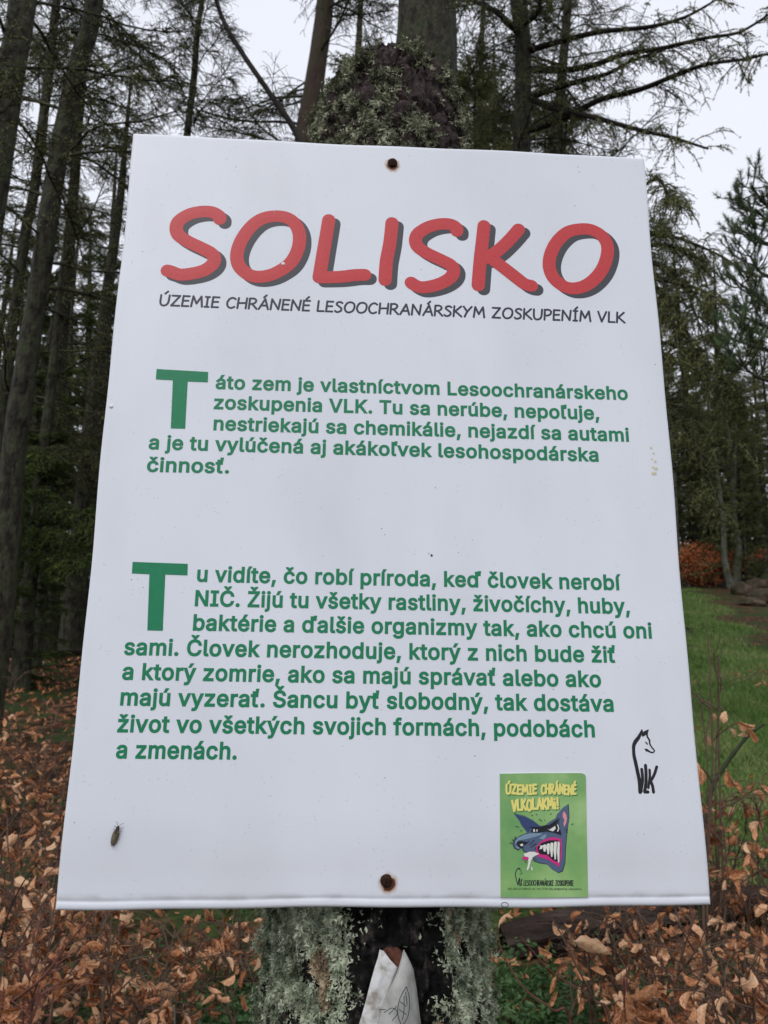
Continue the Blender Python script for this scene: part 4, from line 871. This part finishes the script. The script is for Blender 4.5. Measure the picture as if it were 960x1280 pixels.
# ------------------------------------------------------------------ green sticker
Z7 = lambda p: SL(615+p[0]*.13670, 955+p[1]*.13672)
k7 = .1367*np.linalg.norm(SL(680, 1050)-SL(681, 1050))
stk = empty('sticker'); stk.matrix_world = SMAT; tag(stk, 'green sticker with a snarling cartoon wolf stuck low on the sign', 'sticker')
M['stick'] = rampmat('green_sticker', [(.14, .34, .12), (.22, .42, .14), (.34, .54, .22)], scale=22, detail=3, rough=.28, spec=.5)
M['stedge'] = flat('sticker_rim', (.5, .55, .45), .4)
def poly(mb, pts, z, mi=0, smooth=0, closed=True):
    q = np.array([Z7(p) for p in pts]); 
    if smooth: q = catmull(q, smooth, True)[:-1]
    tri = geometry.tessellate_polygon([[Vector((a, b, 0)) for a, b in q]]); F = [tuple(t_) for t_ in tri]; V = np.c_[q, np.full(len(q), z)]
    F2 = []
    for t_ in F:
        a, b, c = V[t_[0]], V[t_[1]], V[t_[2]]; cr_ = (b[0]-a[0])*(c[1]-a[1])-(b[1]-a[1])*(c[0]-a[0]); F2.append(t_ if cr_ > 0 else t_[::-1])
    mb.add(V, F2, mi, False)
out_ = [(70, 88), (440, 82), (815, 82), (845, 92), (856, 115), (862, 500), (872, 1000), (876, 1214), (480, 1220), (78, 1216), (74, 700)]
mb = MB(); qs = np.array([Z7(p) for p in out_]); n = len(qs); mb.add(np.r_[np.c_[qs, np.full(n, .0007)], np.c_[qs, np.full(n, .00002)]], [(i, i+n, (i+1) % n+n, (i+1) % n) for i in range(n)], 1, False); poly(mb, out_, .0007, 0)
mb.build('backing', [M['stick'], M['stedge']], stk)
pal = {'blk': (.012, .012, .02), 'blue': (.035, .06, .16), 'steel': (.085, .125, .21), 'light': (.2, .3, .40), 'pink': (.60, .03, .22), 'rose': (.75, .3, .33), 'white': (.75, .75, .70), 'yel': (.80, .72, .20), 'shade': (.04, .20, .08), 'yellight': (.85, .82, .55)}
pm = {k: flat('sticker_'+k, v, .3) for k, v in pal.items()}
Zb = .0007
def layer(name, polys, m, z, smooth=0):
    mb = MB()
    for i, pts in enumerate(polys): poly(mb, pts, Zb+z+i*8e-6, 0, smooth)
    return mb.build(name, pm[m], stk)
head = [(200, 455), (250, 520), (275, 570), (325, 632), (260, 660), (205, 690), (192, 730), (205, 765), (245, 785), (275, 760), (290, 795), (330, 808), (375, 792), (375, 850), (380, 880), (430, 900), (495, 912), (545, 960), (600, 990), (640, 975), (662, 900), (668, 760), (680, 640), (690, 560), (700, 500), (698, 440), (692, 370), (640, 405), (590, 460), (575, 500), (515, 535), (475, 568), (440, 570), (380, 520), (300, 480)]
layer('wolf_outline', [[(x+(6 if x > 450 else -5), y+(6 if y > 700 else -6)) for x, y in head]], 'blk', .00008)
layer('wolf_head', [head], 'steel', .00016)
layer('wolf_brow', [[(205, 460), (300, 485), (380, 525), (438, 570), (350, 590), (330, 628), (280, 570), (255, 520)]], 'blue', .00024)
layer('wolf_muzzle', [[(205, 715), (225, 675), (300, 640), (380, 630), (460, 628), (440, 650), (330, 680), (285, 690), (235, 700), (215, 735)], [(430, 680), (460, 650), (490, 640), (495, 660), (470, 690)], [(212, 745), (225, 770), (250, 772), (245, 760), (222, 750)]], 'light', .00030)
layer('wolf_ear_inner', [[(655, 430), (675, 460), (682, 500), (672, 545), (655, 575), (650, 540), (660, 510), (642, 480), (645, 450)]], 'rose', .00030)
layer('wolf_mouth', [[(395, 760), (440, 710), (500, 678), (560, 668), (628, 680), (635, 760), (632, 850), (610, 940), (560, 905), (500, 870), (400, 840), (425, 825), (395, 800)]], 'pink', .00036)
layer('wolf_features', [[(470, 560), (520, 555), (600, 500), (590, 535), (612, 560), (632, 650), (560, 625), (500, 615), (455, 620)], [(335, 575), (440, 572), (480, 570), (450, 625), (370, 628), (350, 610), (370, 590)], [(218, 720), (250, 700), (320, 710), (285, 745), (280, 770), (245, 760)],
                         [(410, 760), (450, 720), (520, 695), (605, 695), (622, 760), (615, 900), (560, 880), (500, 830), (430, 820)]], 'blk', .00044)
layer('wolf_whites', [[(505, 597), (545, 580), (575, 562), (578, 590), (555, 614), (530, 608)], [(588, 542), (604, 560), (612, 590), (600, 618), (592, 612), (602, 585)], [(372, 600), (385, 590), (392, 612), (378, 624)], [(405, 595), (415, 598), (410, 618), (402, 614)], [(250, 735), (275, 725), (285, 740), (268, 752)],
                      [(285, 820), (340, 800), (380, 800), (432, 820), (400, 832), (370, 850), (352, 885), (340, 940), (325, 970), (312, 965), (325, 920), (330, 880), (300, 850)], [(355, 940), (362, 935), (370, 960), (362, 972), (355, 962)]], 'white', .00052)
teeth = [[(598-k*33, 700+k*9), (615-k*32, 720+k*9), (612-k*31, 895-k*30), (600-k*31, 900-k*30), (590-k*33, 800-k*12)] for k in range(6)]+[[(572-k*33, 705+k*9), (590-k*32, 712+k*8), (580-k*31, 868-k*24), (568-k*32, 872-k*24), (562-k*33, 780)] for k in range(5)]
layer('wolf_teeth', teeth, 'white', .00062)
layer('wolf_tongue', [[(272, 855), (290, 842), (325, 848), (335, 862), (320, 876), (285, 874)]], 'pink', .00062)
mb = MB()
for s in [[(180, 688), (205, 710)], [(205, 662), (225, 685)], [(158, 720), (190, 722)], [(215, 568), (240, 575)], [(258, 608), (270, 610)], [(400, 455), (410, 466)], [(360, 465), (370, 472)], [(430, 500), (450, 520)], [(478, 510), (480, 515)], [(532, 462), (538, 452)], [(722, 552), (740, 544)], [(600, 492), (585, 545)], [(612, 500), (598, 548)], [(670, 590), (684, 600)], [(672, 610), (686, 624)],
          [(340, 735), (385, 692)], [(350, 760), (400, 725)], [(300, 735), (335, 700)], [(395, 760), (400, 790)], [(415, 755), (420, 790)], [(392, 862), (402, 872)], [(300, 888), (310, 900)], [(512, 600), (580, 555)]]:
    ribbon(mb, catmull([Z7(p) for p in s]), 5.5*k7, Zb+.00066, .00004)
mb.build('ink_lines', pm['blk'], stk)
for dz, dm, dx in ((.00008, 'shade', 7), (.00018, 'yel', 0)):
    mb = MB(); random.seed(5)
    stroke_text(mb, 'ÚZEMIE', Z7((130+dx, 272+dx)), Z7((405+dx, 272+dx)), 78*k7, .25 if dx == 0 else .29, Zb+dz, .00004, .22, .05)
    stroke_text(mb, 'CHRÁNENÉ', Z7((450+dx, 270+dx)), Z7((765+dx, 276+dx)), 78*k7, .24 if dx == 0 else .28, Zb+dz, .00004, .22, .05)
    stroke_text(mb, 'VLKOLAKMi!', Z7((188+dx, 426+dx)), Z7((605+dx, 404+dx)), 88*k7, .24 if dx == 0 else .28, Zb+dz, .00004, .22, .06)
    mb.build('sticker_title' if dx == 0 else 'sticker_title_shadow', pm[dm], stk)
mb = MB(); stroke_text(mb, 'LESOOCHRANÁRSKE', Z7((290, 1108)), Z7((560, 1110)), 42*k7, .15, Zb+.0001, .00004, .2, .04); stroke_text(mb, 'ZOSKUPENIE', Z7((580, 1110)), Z7((742, 1110)), 42*k7, .15, Zb+.0001, .00004, .2, .04)
for pts, wd in [([(255, 955), (238, 952), (220, 975), (213, 1010), (222, 1060), (235, 1105)], 8), ([(238, 955), (262, 972), (270, 1000), (252, 1004)], 5), ([(236, 1105), (245, 1050)], 8), ([(250, 1040), (252, 1108)], 8), ([(252, 1108), (262, 1109)], 7), ([(264, 1055), (262, 1108)], 6), ([(275, 1050), (264, 1080), (274, 1108)], 6)]: ribbon(mb, catmull([Z7(p) for p in pts], 4), wd*k7, Zb+.0001, .00004)
CAPS = np.linalg.norm(Z7((0, 0))-Z7((0, 17)))
text_line(mb, 'VLK, 082 13 Tulčík 27, tel.: 051 77 89 488, alfa@wolf.sk, www.wolf.sk', Z7((142, 1148)), Z7((818, 1150)), CAPS, Zb+.0001, .012, 1.05)
mb.build('sticker_footer', pm['blk'], stk)

# ------------------------------------------------------------------ moth
c = SL(145.5, 1043); moth = empty('moth'); moth.matrix_world = SMAT @ Matrix.Translation((c[0], c[1], .0006)) @ Matrix.Rotation(math.radians(-14), 4, 'Z'); tag(moth, 'small brown moth with folded wings resting low on the left of the sign', 'insect')
M['moth'] = rampmat('moth_wing', [(.05, .04, .025), (.13, .105, .07), (.22, .19, .13)], scale=600, detail=4, rough=.7); M['mothb'] = flat('moth_body', (.035, .025, .018), .7)
L0 = .0085
for s in (-1, 1):
    prof_ = [(0, .45, .0028), (.16, .42, .003), (.30, .15, .0012), (.33, -.3, .0006), (.25, -.75, .0004), (.08, -1.02, .001), (0, -.85, .0026), (0, -.2, .003)]
    V = [(s*x*L0, y*L0, z) for x, y, z in prof_]+[(s*.14*L0, -.2*L0, .0030)]; n = 8; F = [((i+1) % n, i, n) if s > 0 else (i, (i+1) % n, n) for i in range(n)]; mb = MB(); mb.add(V, F); mb.build('wing', M['moth'], moth)
mb = MB(); v, f = tube1([(0, .75*L0, .0012), (0, .7*L0, .0016), (0, .55*L0, .0018), (0, .3*L0, .0017), (0, -.3*L0, .0014), (0, -.7*L0, .0009)], [.0004, .0011, .0013, .0015, .0012, .0004], 10); mb.add(v, f); mb.build('body', M['mothb'], moth)
for s in (-1, 1):
    mb = MB(); v, f = tube1(catmull([(s*.0004, .72*L0, .0018), (s*.0015, .95*L0, .0016), (s*.0032, 1.08*L0, .0008)], 4), .00013, 5); mb.add(v, f); mb.build('antenna', M['mothb'], moth)
    for yy in (.55, .3):
        mb = MB(); v, f = tube1([(s*.0008, yy*L0, .0012), (s*.0028, (yy+.12)*L0, .0012), (s*.0036, (yy+.1)*L0, -.0004)], .00012, 5); mb.add(v, f); mb.build('leg', M['mothb'], moth)

# ------------------------------------------------------------------ stump carrying the sign
def rowdist(px, py, off_): # point on the plane parallel to the board, off_ metres behind it, on that ray
    r = ray(px, py); t = (((SO-C0)@SZ)-off_)/(r@SZ); q = C0+r*t-SO; return q@SX, q@SY
RB = .100
xl, yb = rowdist(335, 1205, RB); xr, _ = rowdist(612, 1205, RB); xtl, yt = rowdist(387, 172, RB); xtr, _ = rowdist(586, 172, RB); _, ytop = rowdist(485, 84, RB)
cxb, rb = (xl+xr)/2, (xr-xl)/2; cxt, rt = (xtl+xtr)/2, (xtr-xtl)/2
zc_ = -RB-.012
p0 = Vector(SO)+Vector(SY)*0; gdown = 0
stump = empty('stump'); stump.matrix_world = SMAT; tag(stump, 'lichen covered tree stump that carries the white sign', 'stump')
# length down to the ground
yy = yb
while True:
    w3 = SO+SX*cxb+SY*yy+SZ*zc_
    if w3[2] < gz(w3[0], w3[1])-.12: break
    yy -= .03
y_low = yy
def stump_radius(y): 
    f = (y-yb)/(yt-yb); return rb+(rt-rb)*f if y > yb else rb+(yb-y)*.05
def stump_c(y): f = (y-yb)/(yt-yb); return cxb+(cxt-cxb)*f
def surf(th, y):
    r = stump_radius(y); n1_ = noise.fractal(Vector((math.cos(th)*1.6, math.sin(th)*1.6, y*6)), 1, 2, 3); n2_ = noise.fractal(Vector((math.cos(th)*7, math.sin(th)*7, y*34)), 1, 2, 4)
    r *= 1+.05*n1_; r += .005*n2_
    if -.15 < y < yb+.13 or y > yt-.08:
        q_ = Vector((math.cos(th)*5.5, math.sin(th)*5.5, y*34)); q_ += noise.noise_vector(q_*1.3)*.45; d_ = noise.voronoi(q_)[0]; r -= .0075*max(0, 1-(d_[1]-d_[0])/.22)**1.5
        q_ *= 3.1; d_ = noise.voronoi(q_)[0]; r -= .0022*max(0, 1-(d_[1]-d_[0])/.3)
    return r
NTH = 200
ys_ = list(np.arange(y_low, yb-.12, .03))+list(np.arange(yb-.12, yb+.12, .0028))+list(np.arange(yb+.12, yt-.05, .03))+list(np.arange(yt-.05, yt+.004, .0028))
V = []; 
for y in ys_:
    for j in range(NTH):
        th = j/NTH*2*math.pi; r = surf(th, y); V.append((stump_c(y)+r*math.cos(th), y, zc_+r*math.sin(th)))
nr = len(ys_); F = [(k*NTH+j, (k+1)*NTH+j, (k+1)*NTH+(j+1) % NTH, k*NTH+(j+1) % NTH) for k in range(nr-1) for j in range(NTH)]
# worn top: closes in over a ragged dome
ye = ys_[-1]; dome = []
def domept(th, f):
    rr = surf(th, ye)*(1-min(1, f*4))+stump_radius(ye)*min(1, f*4); s = math.sin(f*math.pi/2); x = math.cos(th); hgt = (ytop-ye)*.98
    rad = rr*math.cos(f*math.pi/2)**.58; n_ = noise.fractal(Vector((math.cos(th)*rad*26, math.sin(th)*rad*26, 5)), 1, 2, 4)
    q_ = Vector((math.cos(th)*rad*70, math.sin(th)*rad*70, s*4.5)); q_ += noise.noise_vector(q_*1.2)*.6; d_ = noise.voronoi(q_)[0]; rad *= 1-.10*min(1, f*4)*max(0, 1-(d_[1]-d_[0])/.25)
    d_ = noise.voronoi(q_*2.7)[0]; rad *= 1-.045*min(1, f*4)*max(0, 1-(d_[1]-d_[0])/.3)
    y = ye+hgt*(s**1.0)*(1+.10*n_)+hgt*(.16*x-.10*x*x)*(rad/rr)*s
    return (stump_c(y)+rad*(1+.05*n_)*math.cos(th), y, zc_+rad*(1+.05*n_)*math.sin(th))
ND = 44
for k in range(1, ND+1):
    for j in range(NTH): V.append(domept(j/NTH*2*math.pi, k/ND*.985))
F += [((nr+k-1)*NTH+j, (nr+k)*NTH+j, (nr+k)*NTH+(j+1) % NTH, (nr+k-1)*NTH+(j+1) % NTH) for k in range(ND) for j in range(NTH)]
F.append(tuple((nr+ND-1)*NTH+j for j in range(NTH))[::1]) if False else None
F = [f for f in F if f]
m, t, b = mat('stump_bark', .7, .15)
tcn = t.nodes.new('ShaderNodeTexCoord'); sp = t.nodes.new('ShaderNodeSeparateXYZ'); t.links.new(tcn.outputs['Object'], sp.inputs[0])
def nzz(s, d, st=(1, 1, 1)):
    mp = t.nodes.new('ShaderNodeMapping'); mp.inputs['Scale'].default_value = st; t.links.new(tcn.outputs['Object'], mp.inputs[0]); n = t.nodes.new('ShaderNodeTexNoise'); n.inputs['Scale'].default_value = s; n.inputs['Detail'].default_value = d; n.inputs['Roughness'].default_value = .65; t.links.new(mp.outputs[0], n.inputs['Vector']); return n.outputs['Fac']
def rr_(src, *st):
    r = t.nodes.new('ShaderNodeValToRGB'); e = r.color_ramp.elements; e[0].position = st[0][0]; e[0].color = (*st[0][1], 1); e[1].position = st[-1][0]; e[1].color = (*st[-1][1], 1)
    for p, c in st[1:-1]: x = e.new(p); x.color = (*c, 1)
    t.links.new(src, r.inputs[0]); return r.outputs[0]
low = rr_(nzz(95, 10, (1, .6, 1)), (.40, (.004, .004, .004)), (.52, (.012, .011, .011)), (.58, (.035, .03, .028)), (.66, (.11, .09, .075)))
topc = rr_(nzz(75, 10), (.38, (.008, .006, .006)), (.46, (.035, .022, .021)), (.54, (.08, .058, .056)), (.60, (.045, .026, .024)), (.68, (.13, .105, .10)))
mr = t.nodes.new('ShaderNodeMapRange'); mr.inputs[1].default_value = .2; mr.inputs[2].default_value = .5; t.links.new(sp.outputs['Y'], mr.inputs[0])
mm = t.nodes.new('ShaderNodeMix'); mm.data_type = 'RGBA'; t.links.new(mr.outputs[0], mm.inputs[0]); t.links.new(low, mm.inputs[6]); t.links.new(topc, mm.inputs[7]); t.links.new(mm.outputs[2], b.inputs['Base Color'])
bmn = t.nodes.new('ShaderNodeBump'); bmn.inputs['Strength'].default_value = 1; bmn.inputs['Distance'].default_value = .008; t.links.new(nzz(160, 10, (1, .6, 1)), bmn.inputs['Height']); t.links.new(bmn.outputs[0], b.inputs['Normal'])
M['stump'] = m
mb = MB(); mb.add(V, np.array(F)); cap0 = (nr+ND-1)*NTH; mb.build('bark', M['stump'], stump)
mb = MB(); capv = np.array(V[cap0:cap0+NTH]); cc = capv.mean(0)+np.array([0, .001, 0]); mb.add(np.r_[capv, [cc]], [(j, (j+1) % NTH, NTH) for j in range(NTH)]); mb.build('stump_top', M['stump'], stump)

# lichen: thousands of little curled lobes, thick at both sides and over the top
def lobes(pos, nor, size, mb, mi):
    n = len(pos); up = rng.normal(0, 1, (n, 3)); x = np.cross(nor, up); x /= np.linalg.norm(x, axis=1, keepdims=True); y = np.cross(nor, x)
    # each lobe: a strip rising from the bark, widening, curling over, forked at its tip
    tl = rng.uniform(.2, .95, n)[:, None]; cu = rng.uniform(-.4, 1.5, n)[:, None]; s = size[:, None]
    d0 = nor*tl+x*(1-tl*.4); d0 /= np.linalg.norm(d0, axis=1, keepdims=True); d1 = d0-nor*cu+rng.normal(0, .4, (n, 3)); d1 /= np.linalg.norm(d1, axis=1, keepdims=True)
    a = pos; b = a+d0*s*.55; c = b+d1*s*.5; wv = y+rng.normal(0, .35, (n, 3)); w2 = y+rng.normal(0, .5, (n, 3))
    cen = nor*s*.12
    V = np.stack([a-wv*s*.12, a+wv*s*.12, b-wv*s*.22, b+wv*s*.22, c-w2*s*.40+nor*s*.12+d1*s*.15, c-w2*s*.03-d1*s*.3, c+w2*s*.38+nor*s*.10+d1*s*.12, b-cen], 1)
    k = np.arange(n)[:, None]*8; T = []
    for tr_ in ((0, 1, 7), (0, 7, 2), (1, 3, 7), (2, 7, 4), (7, 5, 4), (7, 6, 5), (3, 6, 7)): T.append(k+np.array([tr_]))
    mb.add(V.reshape(-1, 3), np.concatenate(T), mi, True)
M['lichen'] = rampmat('grey_green_lichen', [(.13, .16, .10), (.38, .43, .30), (.68, .72, .56)], scale=75, detail=7, rough=.85, transl=.1, contrast=(.36, .64))
M['lichen_top'] = rampmat('dark_green_lichen', [(.045, .05, .03), (.21, .225, .14), (.62, .63, .46)], scale=80, detail=7, rough=.85, transl=.1, contrast=(.38, .66))
M['lichen_tan'] = rampmat('tan_lichen', [(.28, .21, .13), (.52, .42, .28)], scale=80, detail=4, rough=.85)
def on_side(th, y): r = surf(th, y); return (stump_c(y)+r*math.cos(th), y, zc_+r*math.sin(th)), (math.cos(th), 0, math.sin(th))
pos = []; nor = []; kind = []; size = []
for _ in range(190000):
    y = random.uniform(yb-.16, yb+.06); th = random.uniform(-.25, math.pi+.25); a = math.cos(th)      # front is th = pi/2
    nse = noise.fractal(Vector((math.cos(th)*4, math.sin(th)*4, y*22)), 1, 2, 4)
    down = max(0, yb-y)
    dens = 1/(1+math.exp(-(-a*1.0-.42+nse*.22+down*.7)*22)) + 1/(1+math.exp(-(a*1.0-.50+nse*.25+down*.9)*22))
    tan = noise.noise(Vector((th*5.0, y*30, 7)))
    edge = .38 < abs(a) < .68
    gap_ = noise.noise(Vector((th*3.2, y*26, 21)))+.6*noise.noise(Vector((th*9, y*75, 2)))
    if random.random() < dens*min(1, max(.04, 1+gap_*3.2)):
        p, n_ = on_side(th, y); pos.append(p); nor.append(n_); kind.append(2 if (tan > .3 and edge) else 0); size.append(random.uniform(.0017, .0044))
    elif tan > .42 and edge and random.random() < .8:
        p, n_ = on_side(th, y); pos.append(p); nor.append(n_); kind.append(2); size.append(random.uniform(.002, .0045))
for _ in range(95000):
    th = random.uniform(0, 2*math.pi); f = random.random(); 
    if random.random() < .35:
        y = random.uniform(yt-.07, ye); p, n_ = on_side(th, y); f = 0
    else:
        p = domept(th, f*.985); n_ = (math.cos(th)*(1-f), .35+f, math.sin(th)*(1-f))
    x = (p[0]-cxt)/rt; yy_ = (p[1]-yt)/(ytop-yt); nse = noise.fractal(Vector(p)*38, 1, 2, 4)
    # bare diagonal strip of bark running down to the right, and a bare patch high on the left
    s1 = abs(x-(.42-.75*yy_)); m_ = min(1, s1/.38)
    if math.sin(th) < -.2: m_ = 1
    s2 = math.hypot((x+.42)/.3, (yy_-.66)/.22); m_ = min(m_, s2/1.1)
    if random.random() < 1/(1+math.exp(-(m_-.84+nse*1.3)*14)):
        pos.append(p); nor.append(n_); kind.append(1); size.append(random.uniform(.0017, .0044))
pos = np.array(pos); nor = np.array(nor, float); nor /= np.linalg.norm(nor, axis=1, keepdims=True); kind = np.array(kind); size = np.array(size)
# heap the lobes into cushions
hp = np.array([max(0, noise.fractal(Vector(p)*60, 1, 2, 3)) for p in pos]); hp = np.clip(hp, 0, 1.1)**1.3; pos = pos+nor*(hp*.024*rng.random(len(hp)))[:, None]
for k, nm, mt in ((0, 'side_lichen', 'lichen'), (1, 'crown_lichen', 'lichen_top'), (2, 'tan_lichen', 'lichen_tan')):
    s = kind == k; mb = MB(); lobes(pos[s], nor[s], size[s], mb, 0); o = mb.build(nm, M[mt], stump); o['kind'] = 'stuff'
print('lichen lobes', len(pos))

# ------------------------------------------------------------------ rolled sleeve nailed below the sign
M['sleeve'] = rampmat('weathered_plastic', [(.20, .19, .16), (.40, .40, .37), (.52, .52, .50)], scale=38, detail=6, rough=.5, spec=.4, bump=.25, bscale=120, bdist=.002, transl=.15)
M['sleeve_dirty'] = rampmat('dirty_plastic_flap', [(.30, .27, .23), (.55, .54, .52), (.66, .66, .66)], scale=90, detail=6, rough=.5, bump=.3, bscale=200, bdist=.002, contrast=(.35, .6))
slv = empty('rolled_sleeve'); slv.matrix_world = SMAT; tag(slv, 'grey weathered plastic sleeve rolled to a point and fixed to the stump below the sign', 'sleeve')
zs = -.006
def SP(px, py, off_): x, y = rowdist(px, py, off_); return np.array([x, y, -off_])
def sheet(rows, nm, m_, bul=.010, nu=12, base=.012):
    """rows: (left px, right px, py); bulges towards the viewer between its edges"""
    V = []
    for (l, r, ylf, yrt) in rows:
        for i in range(nu+1):
            u = i/nu; off_ = base-bul*math.sin(math.pi*min(1, max(0, u)))*min(1, abs(r-l)/60)+.0016*noise.fractal(Vector((u*3+l*.01, ylf*.045, 2)), 1, 2, 3)*(0 < u < 1); V.append(SP(l+(r-l)*u, ylf+(yrt-ylf)*u, off_))
    F = [(k*(nu+1)+i, (k+1)*(nu+1)+i, (k+1)*(nu+1)+i+1, k*(nu+1)+i+1) for k in range(len(rows)-1) for i in range(nu)]
    mb = MB(); mb.add(V, F); o = mb.build(nm, m_, slv); md = o.modifiers.new('thickness', 'SOLIDIFY'); md.thickness = .0008; return o
sheet([(501, 505, 1194, 1187), (494, 512, 1206, 1200), (484, 517, 1222, 1212), (474, 521, 1240, 1236), (466, 524, 1262, 1262), (458, 527, 1285, 1285), (450, 532, 1320, 1320), (440, 540, 1370, 1370)], 'sleeve_body', M['sleeve'], .019)
sheet([(474.5, 480, 1187, 1189), (472, 488, 1198, 1200), (468, 497, 1210, 1209), (463, 492, 1228, 1222), (458, 484, 1248, 1244), (453, 476, 1266, 1266), (447, 470, 1286, 1290), (438, 464, 1320, 1325), (425, 456, 1370, 1372)], 'sleeve_flap', M['sleeve_dirty'], .004, base=-.002+.004)
M['cavity'] = rampmat('red_brown_cavity', [(.03, .012, .008), (.11, .04, .025), (.16, .065, .04)], scale=120, detail=6, rough=.7, bump=.8, bscale=150, bdist=.003)
mb = MB(); rows = [(483, 496, 1184), (478, 502, 1188), (480, 503, 1196), (488, 503, 1206), (497, 502, 1215)]; V = []
for l, r, y in rows:
    for i in range(9): u = i/8; V.append(SP(l+(r-l)*u, y, .010-.005*math.sin(math.pi*u)))
mb.add(V, [(k*9+i, (k+1)*9+i, (k+1)*9+i+1, k*9+i+1) for k in range(4) for i in range(8)]); mb.build('torn_lining', M['cavity'], slv)
mb = MB()
for s in [[(508, 1233), (500, 1248), (497, 1266), (501, 1280)], [(508, 1233), (512, 1250), (510, 1270), (503, 1282)], [(480, 1266), (490, 1260), (497, 1266), (490, 1276)], [(505, 1245), (505, 1262), (503, 1275)], [(500, 1252), (508, 1258)], [(499, 1262), (508, 1268)], [(474, 1262), (482, 1262)], [(486, 1268), (496, 1258)], [(507, 1240), (509, 1256)]]:
    q = catmull(s, 4); V3 = np.array([SP(a, b, -.0092) for a, b in q]); v, f = tube1(V3, .0003, 4); mb.add(v, f)
mb.build('ink_sketch', M['greyink'], slv)
